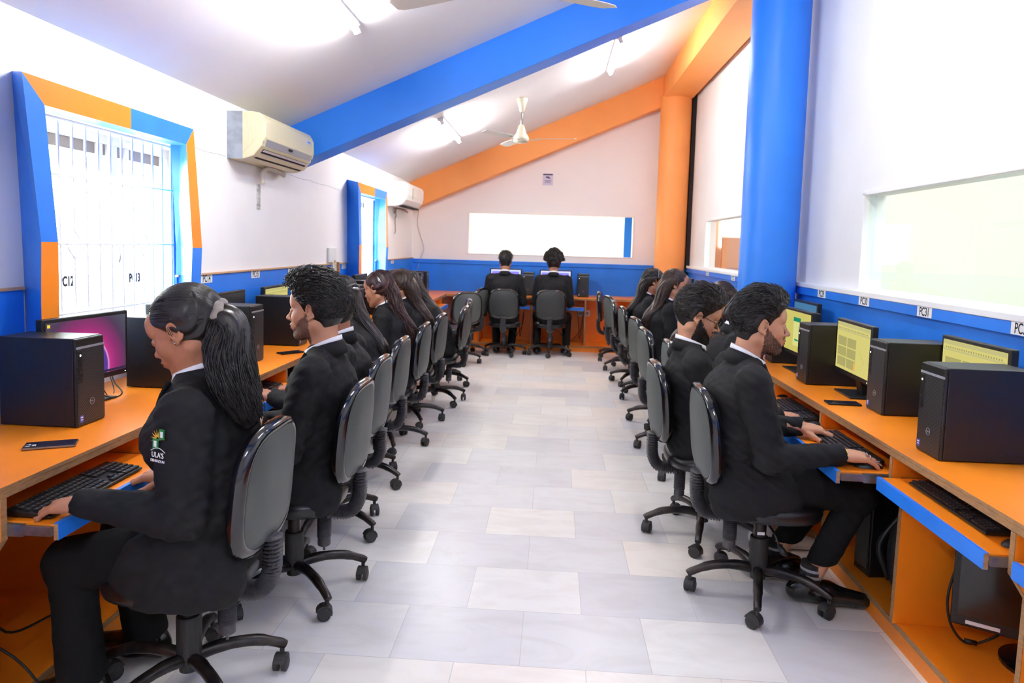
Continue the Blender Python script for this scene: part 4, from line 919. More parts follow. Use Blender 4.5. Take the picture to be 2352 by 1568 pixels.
def beard_mask(P, full=0):
    x, y, z = P.T; y = np.abs(y)
    jaw = (z < -.004-.86*(x-.006)) & (x > .003) & (z > -.135) & (z > -.10-.35*(.05-x)*0-.03)
    jaw &= ~((x > .086) & (y < .030) & (z > -.078))
    mus = (x > .086) & (y < .030) & (z > -.051) & (z < -.0385)
    lips = (x > .086) & (y < .0235) & (z > -.074) & (z < -.046)
    return (jaw | mus) & ~lips
def head_mesh(h, st, M4, nb):
    """fine head in head space (x forward, z up); M4 maps to person space"""
    fem = st.get('fem', 0); nk = np.linalg.inv(np.array(M4))@np.array([nb[0], nb[1], nb[2]-.02, 1]); nk = nk[:3]
    s = SDF((min(-.13, nk[0]-.09), -.11, min(-.16, nk[2]-.03)), (.14, .11, .14), h)
    s.ell((-.018, 0, .038), (.098, .076, .088), .02).ell((.030, 0, -.022), (.060, .060, .082), .03)
    jw = .046 if fem else .052
    for y in (-1, 1):
        s.cone((-.018, y*jw, -.052), (.062, y*.016, -.098), .022, .018, .025)
        s.ell((.056, y*.036, -.022), (.026, .024, .026), .02)
        s.cone((.078, y*.012, .026), (.066, y*.046, .030), .010, .008, .012)
    s.ell((.074, 0, -.098), (.020, .020, .017), .018).ell((.068, 0, .05), (.026, .05, .035), .03)
    for y in (-1, 1): s.ell((.097, y*.032, .004), (.018, .016, .010), .012, op='sub')
    for y in (-1, 1):
        s.ell((.0765, y*.032, .004), (.0145, .0145, .0125), .002)
        s.cone((.0865, y*.021, .0085), (.080, y*.046, .0065), .0035, .0035, .004)
    nl = .114 if fem else .119
    s.cone((.086, 0, .018), (nl-.010, 0, -.022), .0068, .0085, .010).ell((nl-.006, 0, -.027), (.011, .0105, .0095), .008)
    for y in (-1, 1): s.ell((.099, y*.0125, -.031), (.010, .006, .007), .006); s.ell((.103, y*.007, -.039), (.004, .003, .004), .003, op='sub')
    s.ell((.083, 0, -.058), (.020, .028, .022), .016)
    s.ell((.097, 0, -.054), (.010, .023, .0052), .004).ell((.095, 0, -.066), (.010, .020, .0062), .004).ell((.106, 0, -.0598), (.009, .024, .0012), .003, op='sub')
    for y in (-1, 1):
        q = (-.008, y*.077, -.004)
        s.ell((q[0]-.004, y*.079, .004), (.020, .007, .030), .006, rot=(0, .18, y*.45)).ell((q[0]+.000, y*.0855, .006), (.0125, .0085, .020), .004, rot=(0, .18, y*.45), op='sub')
        s.ell((-.002, y*.078, -.024), (.009, .006, .010), .006); s.ell((.010, y*.078, -.006), (.005, .005, .008), .004)
    s.cone((-.032, 0, -.045), nk, .048 if fem else .055, .050 if fem else .058, .03)
    V, F = s.mesh(); C = V[F].mean(1); m = np.zeros(len(F), int); st['_hv'] = (V.copy(), np_normals(V, F))
    x, y, z = C.T
    lip = (x > .088) & (np.abs(y) < .024-.3*np.abs(z+.06)) & (z < -.0485) & (z > -.0725); m[lip] = 1
    eye = (((x-.0765)/.0149)**2+((np.abs(y)-.032)/.0149)**2+((z-.004)/.0129)**2 < 1.03) & (z < (.004 if st.get('down') else .008)) & (z > .0 - (.006)) & (x > .085); m[eye] = 2 if not st.get('down') else 0
    if not st.get('down'): m[eye & (((np.abs(y)-.033)/.0055)**2+((z-.003)/.006)**2 < 1)] = 4
    if st.get('beard'):
        jit = .004*np.sin(C[:, 0]*900+C[:, 2]*700)+.003*np.sin(C[:, 1]*1100); m[beard_mask(C+jit[:, None]*.6) & (m == 0)] = 3
    A = np.array(M4); V = V@A[:3, :3].T+A[:3, 3]
    return V, F, m
HANDC = {}
def hand_mesh(h, curl, spread=0.0, mirror=1):
    """hand space: wrist at origin, +x to the fingertips, +y the thumb side, +z the back of the hand"""
    key = (h, curl, spread)
    if key not in HANDC:
        tips = []
        s = SDF((-.05, -.07, -.10), (.21, .10, .05), h)
        s.cone((-.045, 0, 0), (.0, 0, 0), .026, .024, .01, (1, .85, 1.25)); s.cone((.0, .002, 0), (.045, .002, -.001), .026, .034, .02, (1, .85, 1.75)); s.cone((.03, .024, -.002), (.085, .026, 0), .014, .0125, .014).cone((.03, -.026, -.003), (.078, -.03, -.004), .013, .0115, .014).cone((.03, 0, 0), (.086, 0, .002), .016, .0135, .018)
        for y, L, r, x0, j in ((.029, .070, .0092, .088, 0), (.0095, .078, .0096, .092, 1), (-.0105, .073, .0091, .089, 2), (-.030, .058, .0080, .081, 3)):
            p = np.array((x0-.012, y, .000)); a = -.12-curl*(.9+.12*j); seg = (.50*L+.012, .30*L, .24*L); yy = (y-.0)*(1.0+spread)*3.0
            for i, sg in enumerate(seg):
                d = np.array((math.cos(a)*1.0, yy*(.62+spread), math.sin(a))); d /= np.linalg.norm(d); q = p+d*sg
                s.cone(p, q, r*(.97-.08*i), r*(.90-.10*i), .0022); s.ell(p, (r*1.02,)*3, .003)
                if i == 2: tips.append(q+np.array([-math.sin(a), 0, math.cos(a)])*.0 + np.array([-d[2], 0, d[0]])*r*.72)
                p = q; a -= curl*(1.05-.15*i)+.1
        p = np.array((.022, .026, -.008)); a = .75
        for i, (sg, r) in enumerate(((.042, .0135), (.032, .0105), (.026, .0090))):
            d = np.array((math.cos(a), math.sin(a), -.28-.35*curl)); d /= np.linalg.norm(d); q = p+d*sg; s.cone(p, q, r, r*.86, .006); p = q; a -= .22+.3*curl
        V, F = s.mesh(); C = V[F].mean(1); nm = np.min([np.linalg.norm(C-t, axis=1) for t in tips], axis=0) < .0062; HANDC[key] = (V, F, nm)
    V, F, nm = HANDC[key]; V = V.copy(); F = F.copy()
    if mirror < 0: V[:, 1] *= -1; F = F[:, ::-1]
    return V, F, nm
def orient(pos, fwd, up):
    f = np.array(fwd, float); f /= np.linalg.norm(f); u = np.array(up, float); u = u-f*(u@f); u /= np.linalg.norm(u); r = np.cross(u, f)
    A = np.eye(4); A[:3, 0] = f; A[:3, 1] = r; A[:3, 2] = u; A[:3, 3] = pos; return A
def xf(V, A): return V@A[:3, :3].T+A[:3, 3]

DEF = dict(pelvis=(-.08, 0, .545), waist=(-.115, 0, .70), chest=(-.105, 0, .86), neck=(-.085, 0, 1.02), head=(-.045, 0, 1.155), yaw=0, pitch=.1, roll=0,
           shl=(-.10, .185, .945), shr=(-.10, -.185, .945), ell=(-.03, .235, .665), elr=(-.03, -.235, .665), wrl=(.215, .16, .672), wrr=(.215, -.19, .672),
           hdl=(1, -.15, -.06), hdr=(1, .1, -.06), knl=(.35, .13, .50), knr=(.35, -.12, .50), anl=(.30, .12, .10), anr=(.26, -.11, .10), ftl=(1, .1, 0), ftr=(1, -.1, 0), curl=.32, s=1.0)
def person(label, x, y, rz, pose, st):
    p = dict(DEF); p.update(pose); hq = st.get('h', .009); fh = st.get('fh', .0045); fem = st.get('fem', 0); g = {k: np.array(v, float) if isinstance(v, tuple) else v for k, v in p.items()}
    SK = st['skin']; hs = st.get('head_s', 1.0)
    E_ = Euler((g['roll'], g['pitch'], g['yaw']), 'XYZ').to_matrix(); A = np.eye(4); A[:3, :3] = np.array(E_)*hs; A[:3, 3] = g['head']
    Vh, Fh, mh = head_mesh(fh, st, A, g['neck'])
    parts = [(Vh, Fh, mh)]
    # hidden body, slightly slimmer than the clothes
    b = SDF((-.36, -.36, .06), (.5, .36, 1.12), max(hq, .012))
    b.cone(g['pelvis'], g['waist'], .10, .085, .03, (1, .7, 1)).cone(g['waist'], g['chest'], .085, .10, .03, (1, .68, 1)).cone(g['chest'], g['neck'], .09, .05, .03, (1, .8, 1))
    for sd in 'lr':
        b.cone(g['neck']-[0, 0, .05], g['sh'+sd], .04, .042, .02).cone(g['sh'+sd], g['el'+sd], .042, .036, .02).cone(g['el'+sd], g['wr'+sd], .036, .024, .015)
        hip = g['pelvis']+[.02, .09 if sd == 'l' else -.09, -.02]; b.cone(hip, g['kn'+sd], .07, .05, .02).cone(g['kn'+sd], g['an'+sd], .045, .034, .015)
    Vb, Fb = b.mesh(); parts.append((Vb, Fb, 0))
    for sd in 'lr':
        if st.get('nohand', '') == sd: continue
        fwd = g['hd'+sd]; Ah = orient(g['wr'+sd], fwd, st.get('up'+sd, (0, 0, 1))); Vq, Fq, tm = hand_mesh(st.get('hh', .004), g['curl'] if sd == 'r' else st.get('curl_l', g['curl']), 0.0, -1 if sd == 'l' else 1)
        Vq = Vq*(.95 if fem else 1.08); nm = np.zeros(len(Fq), int)
        nm[tm] = 5
        parts.append((xf(Vq, Ah), Fq, nm))
    body = np_obj('person', parts, [SK, LIP, EYEW] + [st.get('beard') or SK, INK, NAIL if st.get('nails') else NAILP], None); body.location = (x, y, 0); body.rotation_euler = (0, 0, rz); tag(body, label, 'person', 'students seated at the computers')
    # jacket
    j = SDF((-.38, -.38, .26), (.5, .38, 1.14), hq); pe, wa, ch, ne = g['pelvis'], g['waist'], g['chest'], g['neck']; q_ = (.92 if fem else 1.0)*st.get('bulk', 1); aq = st.get('arm', 1)*(.94 if fem else 1)
    j.cone(pe-[.0, 0, .02], wa, .140*q_, .122*q_, .05, (1, .72, 1)).cone(wa, ch, .122*q_, .128*q_, .05, (1, .70, 1)).cone(ch, ne-[.0, 0, .055], .118*q_, .072, .05, (1, .72, 1))
    j.cone(ne-[0, 0, .05], ne+[0.004, 0, -.012], .075, .056, .03)
    if fem: j.ell(ch+[.078*q_, .06, -.03], (.058*q_, .075, .075), .05).ell(ch+[.078*q_, -.06, -.03], (.058*q_, .075, .075), .05)
    for sd in 'lr':
        y_ = 1 if sd == 'l' else -1; sh, el, wr_ = g['sh'+sd], g['el'+sd], g['wr'+sd]
        j.cone(ne+[0, y_*.045, -.043], sh+[0, -y_*.012, .030], .046, .044, .035).ell(sh+[0, y_*.002, .012], (.064*q_, .048*q_, .060*q_), .02)
        j.cone(sh, el, .066*aq, .055*aq, .018).cone(el, wr_, .056*aq, .040, .014)
        d = (wr_-el)/np.linalg.norm(wr_-el); j.cone(wr_-d*.05, wr_+d*.004, .042, .041, .006)
        j.cone(pe+[-.01, y_*.06, -.05], pe+[.12, y_*.11, -.075], .105*q_, .085*q_, .04)
        if st.get('skirt'): j.ell(pe+[.03, y_*.13, -.08], (.205 if fem else .19, .10 if fem else .085, .15), .03)
    j.ell(ne+[.02, 0, .07], (.058, .056, .062), .012, op='sub')
    fl = ne+[.12, 0, .02]; j.cone(fl, ch+[.17, 0, -.03], .036, .008, .01, op='sub')
    j.plane(pe-[0, 0, .165 if st.get('skirt') else .155], (0, 0, -1), .02)
    for sd in 'lr': d = g['wr'+sd]-g['el'+sd]; d /= np.linalg.norm(d); w_ = g['wr'+sd]; j.cone(w_+d*.064, w_+d*.15, .056, .075, .003, op='sub')
    V, F = j.mesh(); N = np_normals(V, F); amp = np.full(len(V), .0030)
    for sd in 'lr':
        el = g['el'+sd]; de = np.linalg.norm(V-el, axis=1); amp += .0075*np.exp(-(de/.10)**2)
        sh = g['sh'+sd]; amp += .002*np.exp(-(np.linalg.norm(V-(sh-[0, 0, .09]), axis=1)/.06)**2)
    amp += .003*np.exp(-((V[:, 2]-wa[2]+.06)/.09)**2)*(np.abs(V[:, 1]) < .2)
    sd_ = st.get('seed', 1); V = V+N*(amp*wr(V*np.array([1, 1, 1.5]), 26, sd_)+.0012*wr(V, 70, sd_+3))[:, None]
    jk = np_obj('jacket', [(V, F, 0)], [SUIT], body)
    # collars
    hb = g['head']+np.array(E_)@np.array([-.032, 0, -.045])*hs; ax = hb-ne; ax = ax/np.linalg.norm(ax)*.6+np.array([0, 0, .4]); ax /= np.linalg.norm(ax); fw = np.cross(np.array([0, 1., 0]), ax)
    def ring(rows, a0, a1, dz, n=34, push=.0):
        out = []
        for rad, z in rows:
            L_ = []
            for i in range(n):
                a = a0+(a1-a0)*i/(n-1); c, s_ = -math.cos(a), math.sin(a); k = (1-math.cos(a))/2
                L_.append(tuple(ne+ax*(z-dz*k**1.3)+fw*(c*rad*1.06+push*k)+np.array([0, s_*rad, 0])))
            out.append(L_)
        return out
    cr_ = (.055 if fem else .0615)*st.get('collar', 1)
    if st.get('shirt', 1):
        frame_strip('shirt_collar', SHIRT, ring([(cr_+.004, -.01), (cr_, .02), (cr_-.001, .052), (cr_+.0035, .053), (cr_+.006, .03)], -2.6, 2.6, .065, push=.012), body, .002)
        vs = MB(); vs.add([(ne[0]+.052, .04, ne[2]-.03), (ne[0]+.052, -.04, ne[2]-.03), (ch[0]+.137, -.02, ch[2]-.02), (ch[0]+.137, .02, ch[2]-.02), (ne[0]+.075, 0, ne[2]-.045)], [(0, 4, 3), (4, 1, 2), (4, 2, 3)]); vs.obj('shirt_front', SHIRT, body)
    o1 = frame_strip('jacket_collar', SUIT, ring([(cr_+.004, .0), (cr_+.004, .031), (cr_+.009, .034), (cr_+.0155, .020), (cr_+.026, -.018)], -2.0, 2.0, .05, push=.016), body, .004)
    for y_ in (-1, 1):    # lapels
        a = np.array((ne[0]+.045, y_*.068, ne[2]-.022)); b_ = np.array((ch[0]+.135, y_*.012, ch[2]-.07)); P1, P2 = [], []
        for t in np.linspace(0, 1, 12):
            c_ = a*(1-t)+b_*t; wd = .052*math.sin(PI*min(1, t*1.05+.18))*(1.0)+.004; bul = .028*math.sin(PI*t)
            P1.append((c_[0]+bul, c_[1], c_[2])); P2.append((c_[0]+bul*.75-.012*math.sin(PI*t), c_[1]+y_*wd, c_[2]+.016*(1-t)))
        frame_strip('lapel', SUIT, [P1, P2], jk, .005)
    if st.get('tie'):
        t_ = MB(); n0 = ne+np.array([.066, 0, -.028]); t_.tube([n0, n0+[.014, 0, -.03]], [.011, .016], 8, squash=(1, .6)).tube(smoothpath([n0+[.012, 0, -.03], n0+[.04, 0, -.08], np.array((ch[0]+.148, 0, ch[2]-.06))]), .02, 8, squash=(1, .2)); t_.obj('tie', mat('tie_dark', srgb(40, 24, 28), .5, var=.5, scale=200), body, smooth=True)
    # trousers
    t = SDF((-.3, -.4, .08), (.56, .4, .72), hq)
    t.cone(pe, pe+[0.02, 0, .06], .115, .11, .04, (1, .7, 1))
    for sd in 'lr':
        y_ = 1 if sd == 'l' else -1; kn, an = g['kn'+sd], g['an'+sd]; hip = pe+[.0, y_*.085, -.02]
        t.cone(hip, kn, .094*q_, .066*min(1.15, st.get('arm', 1)), .03).cone(kn, an+[0, 0, .0], .062, .052 if not st.get('flare') else .068, .025)
        t.plane(an+[0, 0, st.get('hem', .03)], (0, 0, -1)) if sd == 'r' else None
    V, F = t.mesh(); N = np_normals(V, F); amp = np.full(len(V), .0018)
    for sd in 'lr': amp += .004*np.exp(-(np.linalg.norm(V-g['kn'+sd]-[-.04, 0, -.05], axis=1)/.09)**2)
    V = V+N*(amp*wr(V*np.array([1, 1, .7]), 30, sd_+5))[:, None]; np_obj('trousers', [(V, F, 0)], [TROU], body)
    # shoes and socks
    if st.get('feet', 1):
        for sd in 'lr':
            an = g['an'+sd]; f = np.array(g['ft'+sd], float); f[2] = 0; f /= np.linalg.norm(f); tz = st.get('toe', .0)
            s = SDF((an[0]-.16, an[1]-.2, -.01), (an[0]+.28, an[1]+.2, .16), max(hq*.8, .006)); u = lambda a, z, l=0: (an[0]+f[0]*a-f[1]*l, an[1]+f[1]*a+f[0]*l, max(0, an[2]-.10)+z)
            sc = .88 if fem else 1
            s.cone(u(-.06*sc, .045), u(.06*sc, .050), .038, .044, .02, (1, 1, 1)).cone(u(.06*sc, .045), u(.20*sc, .034), .043, .031, .03, (1, 1, 1)).cone(u(-.03, .07), u(-.01, .105), .044, .040, .02)
            s.plane((0, 0, max(0, an[2]-.10)+.004), (0, 0, -1), .004); V, F = s.mesh(); so = (V[F].mean(1)[:, 2] < max(0, an[2]-.10)+.014).astype(int)
            sh_ = np_obj('shoe', [(V, F, so)], [SHOE, mat('sole_rubber', srgb(20, 20, 20), .7)] if not st.get('sneaker') else [mat('sneaker_white', srgb(200, 198, 196), .6), PAPER], body)
            if st.get('socks'):
                k = MB(); k.tube([u(-.01, .06), (an[0], an[1], an[2]+.07)], .043, 16); k.obj('sock', mat('sock_black', srgb(26, 26, 28), .9), sh_); k = MB()
                for zz in (.014, .040): k.tube([(an[0]-.002, an[1], an[2]+zz), (an[0]-.001, an[1], an[2]+zz+.011)], .0445, 16)
                k.obj('sock_stripe', mat('sock_grey', srgb(150, 146, 148), .9), sh_)
    return body, g, A, E_
def scalp(E_, A, n, rng, cond):
    """random points on a hair cap ellipsoid in head space"""
    out = []
    while len(out) < n:
        v = rng.normal(size=(n*4, 3)); v /= np.linalg.norm(v, axis=1)[:, None]; P = v*np.array([.104, .083, .096])+np.array([-.018, 0, .036]); P = P[cond(P)]; out += list(P)
    return np.array(out[:n])
def hair_short(body, A, st, hm, seed=1, vol=.018, top=.02, n=900, quiff=0, beard=0, curly=0, h=.0045):
    rng = np.random.default_rng(seed); s = SDF((-.16-vol*.7, -.12-vol*.5, -.10), (.15+vol*.4, .12+vol*.5, .20+vol), h)
    s.ell((-.020, 0, .040), (.102+vol*.6, .080+vol*.35, .092+vol*.8), .01).ell((.0, 0, .072+top*.5), (.088+vol*.4, .070+vol*.3, .060+top), .03)
    if curly:
        for i in range(110):
            v = rng.normal(size=3); v /= np.linalg.norm(v); v[2] = abs(v[2])*1.1-.25; q = np.array([-.025, 0, .055])+v*np.array([.115+vol*.35, .095+vol*.4, .10+vol*.5])
            if q[0] < .07 or q[2] > .09: s.ell(q, (.021, .021, .021), .006)
    if quiff: s.cone((.055, 0, .105+quiff*.35), (.092, .02, .088+quiff*.5), .034, .026, .03).cone((.05, .03, .11), (.0, .035, .125+quiff*.2), .034, .03, .03).cone((.05, -.03, .105), (-.01, -.035, .12+quiff*.2), .034, .03, .03)
    s.plane((.052, 0, .046), (.80, 0, -.60), .012); s.cone((-.052, 0, .0), (-.040, 0, -.078), .058, .0485, .02, (1, .92, 1)); s.plane((-.03, 0, -.078), (-.35, 0, -1), .012); s.plane((-.004, 0, -.03), (1, 0, -.55), .01) if 0 else None
    # keep ears free, leave sideburns
    for y_ in (-1, 1): s.cone((.004, y_*.090, -.075), (.002, y_*.092, .012), .030, .023, .008, op='sub'); s.ell((.058, y_*.078, -.01), (.036, .03, .055), .01, op='sub')
    V, F = s.mesh(); N = np_normals(V, F)
    am = np.clip((V[:, 2]-.02)/.08, .1, 1); V = V+N*(am*(.0045 if not curly else .011)*wr(V*np.array([.6, 1.2, 1.2] if not curly else [1.6, 1.6, 1.6]), 60 if not curly else 75, seed))[:, None]
    parts = [(xf(V, A), F, 0)]
    # locks
    n = n if curly else int(n*2.4); m = 7; P0 = V[rng.integers(0, len(V), n)]; P0 = P0[(P0[:, 2] > (.035 if curly else -.03)) & ~((np.abs(P0[:, 1]) > .055) & (P0[:, 2] < .04) & (P0[:, 0] > -.035))]; S = len(P0)
    c = np.array([-.03, 0, .04]); r_ = (P0-c); r_ /= np.linalg.norm(r_, axis=1)[:, None]
    flow = np.array([-.9, 0, -.25])[None, :]+rng.normal(size=(S, 3))*np.array([.22, .24, .2]); fr = np.clip((P0[:, 0]-.0)/.08, 0, 1)[:, None]
    if quiff: flow = flow*(1-fr)+(np.array([.5, .25, .9])+rng.normal(size=(S, 3))*.3)*fr
    if curly: flow = rng.normal(size=(S, 3))
    flow -= r_*(flow*r_).sum(1)[:, None]; flow /= np.linalg.norm(flow, axis=1)[:, None]; L = rng.uniform(.02, .048, S)[:, None]*np.clip(.35+P0[:, 2:3]/.07, .35, 1); paths = []
    for i in range(m):
        t = i/(m-1); q = P0-r_*.004+flow*L*t+r_*(.0075*math.sin(PI*t*.9)+.002)*1.0
        if curly: q = P0+flow*.011*math.sin(2*PI*t)+np.cross(flow, r_)*.011*math.cos(2*PI*t)+r_*(.012*t)
        paths.append(q)
    Pp = np.stack(paths, 1); R = np.array([.0012, .0022, .0025, .0024, .0020, .0013, .0003])*(.62 if not curly else 1.6); Vs, Fs = strands(xf(Pp.reshape(-1, 3), A).reshape(S, m, 3), R); parts.append((Vs, Fs, 0))
    if beard:
        Vq, Nq = st['_hv']; ok = beard_mask(Vq); Vq, Nq = Vq[ok], Nq[ok]; nb_ = int(700+beard*230000); i = rng.integers(0, len(Vq), nb_); P0 = Vq[i]+rng.normal(size=(nb_, 3))*.0012; N0 = Nq[i]
        tv = np.array([.25, 0, -1.])+rng.normal(size=(nb_, 3))*.2; tv -= N0*(tv*N0).sum(1)[:, None]*.8; tv /= np.linalg.norm(tv, axis=1)[:, None]; L = ((beard+.0012)*rng.uniform(.5, 1.2, nb_)*np.clip(.45+(-P0[:, 2]-.02)/.07, .35, 1.1))[:, None]
        Pp = np.stack([P0-N0*.001, P0+N0*L*.22+tv*L*.5, P0+N0*L*.22+tv*L], 1); Vs, Fs = strands(xf(Pp.reshape(-1, 3), A).reshape(nb_, 3, 3), np.array([.00045, .0004, .0002])*(1+beard*45), 3); parts.append((Vs, Fs, 0))
    eb = []
    for y_ in (-1, 1): eb.append(np.array([(.0905, y_*.018, .0205), (.0885, y_*.030, .0245), (.0815, y_*.042, .0235), (.073, y_*.051, .0185)]))
    Ve, Fe = strands(xf(np.array(eb).reshape(-1, 3), A).reshape(2, 4, 3), np.array([.0024, .0030, .0026, .001])); parts.append((Ve, Fe, 0))
    la = [np.array([(.0895, y_*.021, .0085), (.0925, y_*.030, .0120), (.0890, y_*.039, .0115), (.081, y_*.047, .0075)]) for y_ in (-1, 1)]
    Ve, Fe = strands(xf(np.array(la).reshape(-1, 3), A).reshape(2, 4, 3), np.array([.0008, .0013, .0013, .0006])); parts.append((Ve, Fe, 0))
    return np_obj('hair', parts, [hm], body)
def hair_long(body, A, st, hm, guides, seed=1, n=500, core=.03, wave=.008, h=.006, capz=-.05, strand_r=.0034, part=0, pony=None, wid=.055):
    """guides: path in person space for the fall of hair behind the head; wid: lateral half-width"""
    rng = np.random.default_rng(seed); s = SDF((-.15, -.12, -.16), (.13, .12, .16), h)
    s.ell((-.021, 0, .038), (.106, .083, .095), .01); s.cone((-.05, 0, .0), (-.055, 0, -.08), .068, .05, .03, (1, .9, 1)) if not pony else s.cone((-.06, 0, .02), (-.1, 0, -.005), .07, .03, .03).cone((-.055, 0, -.02), (-.045, 0, -.07), .056, .048, .02)
    s.plane((.058, 0, .052), (.83, 0, -.55), .012); s.plane((-.02, 0, capz), (.1, 0, -1), .015)
    for y_ in (-1, 1):
        s.ell((.055, y_*.075, -.02), (.042, .03, .06), .01, op='sub')
        if st.get('ears', 1): s.cone((-.002, y_*.095, -.05), (.002, y_*.095, .008), .022, .018, .008, op='sub')
    V, F = s.mesh(); N = np_normals(V, F); V = V+N*(.0022*np.sin(V[:, 1]*260+V[:, 2]*90+2*np.sin(V[:, 0]*40+seed)))[:, None]; parts = [(xf(V, A), F, 0)]
    G = np.array(smoothpath(guides, 5)); M = len(G)
    # core volume
    lo = G.min(0)-.12; hi = G.max(0)+.12; c = SDF(lo, hi, max(h, .008))
    for i in range(M-1):
        t = i/(M-1); c.cone(G[i], G[i+1], core*((1-.55*t) if not pony else .38+.75*math.sin(PI*min(1, .03+t*.85))), core*((1-.55*(t+1/M)) if not pony else .38+.75*math.sin(PI*min(1, .03+(t+1/M)*.85))), .03, (1, core/wid*1.25, 1))
    Vc, Fc = c.mesh(); Nc = np_normals(Vc, Fc); Vc = Vc+Nc*(.004*np.sin(Vc[:, 1]*150+4*np.sin(Vc[:, 2]*22)+seed))[:, None]; parts.append((Vc, Fc, 0))
    # strands along the guide
    th = rng.uniform(0, 2*PI, n); rad = np.sqrt(rng.uniform(.35, 1, n)); u = np.cos(th)*rad; v = np.sin(th)*rad; ph = rng.uniform(0, 6.28, n); wf = rng.uniform(.7, 1.4, n); ln = rng.uniform(.72, 1.06, n); st0 = rng.uniform(0, .25, n)
    K = 18; Pp = np.zeros((n, K, 3))
    for k in range(K):
        t = np.clip(st0+(ln-st0)*k/(K-1), 0, 1.08); fi = np.clip(t*(M-1), 0, M-1.001); i0 = fi.astype(int); fr = (fi-i0)[:, None]; c_ = G[i0]*(1-fr)+G[i0+1]*fr; c_ = c_+(np.clip(t-1, 0, 1)*.3)[:, None]*(G[-1]-G[-2])*M*.3
        prof = (1-.45*t) if not pony else (.38+.85*np.sin(PI*np.minimum(1, .03+t*.8)))
        c_[:, 1] += v*wid*1.12*prof+wave*np.sin(ph+t*9*wf); c_[:, 0] += u*core*1.15*prof+wave*.7*np.cos(ph*1.7+t*8*wf); Pp[:, k] = c_
    R = strand_r*np.sin(PI*np.linspace(.12, .97, K))**.6; Vs, Fs = strands(Pp, R); parts.append((Vs, Fs, 0))
    # strands hugging the scalp
    m = 10; S = n//2; P0 = scalp(None, None, S, rng, lambda P: (P[:, 0] < .055) & (P[:, 2] > 0)); tgt = np.array([-.118, 0, -.0]) if pony else None; paths = []
    for i in range(m):
        t = i/(m-1)
        if pony: q = P0*(1-t)+tgt*t; d = q-np.array([-.021, 0, .038]); k = d/np.array([.106, .083, .095]); k = np.linalg.norm(k, axis=1)[:, None]; q = np.array([-.021, 0, .038])+d/np.maximum(k, 1e-3)*(1.018)
        else:
            q = P0.copy(); q[:, 2] -= t*.09; q[:, 0] -= t*.03; d = q-np.array([-.021, 0, .038]); k = np.linalg.norm(d/np.array([.106, .083, .095]), axis=1)[:, None]; q = np.array([-.021, 0, .038])+d/np.maximum(k, 1e-3)*1.018; q[:, 2] = np.maximum(q[:, 2], -.06)
        paths.append(q)
    Pp = np.stack(paths, 1)
    ok = ~((np.abs(Pp[:, :, 1]) > .06) & (Pp[:, :, 2] < .03) & (Pp[:, :, 0] > -.045)).any(1) if st.get('ears', 1) else np.ones(S, bool)
    Pp = Pp[ok]; Vs, Fs = strands(xf(Pp.reshape(-1, 3), A).reshape(len(Pp), m, 3), np.array([.0006]+[.0021]*(m-2)+[.0008])); parts.append((Vs, Fs, 0))
    eb = []
    for y_ in (-1, 1): eb.append(np.array([(.0905, y_*.018, .0205), (.0885, y_*.030, .0245), (.0815, y_*.042, .0235), (.073, y_*.051, .0185)]))
    Ve, Fe = strands(xf(np.array(eb).reshape(-1, 3), A).reshape(2, 4, 3), np.array([.0018, .0024, .002, .0008])); parts.append((Ve, Fe, 0))
    return np_obj('hair', parts, [hm], body)
def add(p, q): return tuple(a+b for a, b in zip(p, q))
def lean(df, dz=0, dh=0, **k):
    """default pose with the upper body moved forward by df (growing upwards) and up by dz"""
    o = {}
    for n, wt in (('pelvis', .05), ('waist', .4), ('chest', .75), ('neck', 1), ('head', 1.12), ('shl', .9), ('shr', .9), ('ell', .5), ('elr', .5)):
        v = DEF[n]; o[n] = (v[0]+df*wt, v[1], v[2]+dz*min(1, wt*1.3)+(dh if n == 'head' else 0))
    o.update(k); return o
S1 = skin(1, (172, 116, 88)); S2 = skin(2, (196, 142, 112)); S3 = skin(3, (160, 106, 82)); S4 = skin(4, (186, 134, 106))
NEAR = dict(h=.0065, fh=.003, hh=.003)
# --- woman with the ponytail
pose = dict(pelvis=(-.07, 0, .53), waist=(-.10, 0, .68), chest=(-.055, 0, .86), neck=(-.04, 0, 1.03), head=(.0, 0, 1.158), pitch=.46, yaw=.0,
            shl=(-.09, .180, .938), shr=(-.075, -.178, .940), ell=(-.10, .215, .665), elr=(.02, -.23, .65), wrl=(.185, .215, .688), wrr=(.12, -.12, .66), hdl=(1, .05, -.10), hdr=(1, .1, -.05),
            knl=(.315, .10, .455), knr=(.29, -.13, .46), anl=(.285, .10, .10), anr=(.24, -.16, .10), curl=.2)
st = dict(NEAR, skin=S1, fem=1, skirt=1, flare=1, down=1, nails=1, seed=2, hem=-.02, bulk=1.2, arm=1.28, head_s=1.06, collar=1.05)
body, g, A, E_ = person('woman with a grey scrunchie ponytail typing at the nearest left computer', -1.12, 2.05, PI, pose, st)
q0 = xf(np.array([[-.122, 0, .0]]), A)[0]
hair_long(body, A, st, HB, [tuple(q0), tuple(q0+[-.025, .01, -.04]), tuple(q0+[-.035, .03, -.12]), tuple(q0+[-.060, .045, -.21]), tuple(q0+[-.095, .04, -.31])], seed=4, n=1500, core=.045, wid=.052, wave=.015, h=.005, pony=1, strand_r=.0017, capz=-.085)
c = MB(); c.tube([tuple(xf(np.array([[-.122+.006*math.cos(a*5), (.030+.004*math.sin(a*7))*math.cos(a), (.030+.004*math.cos(a*6))*math.sin(a)]]), A)[0]) for a in np.linspace(0, 2*PI, 60)], [.017+.004*math.sin(i*1.9) for i in range(60)], 10, caps=False)
c.obj('scrunchie', mat('scrunchie_grey', srgb(150, 140, 132), .7, bump=.3, bscale=80), body, smooth=True)
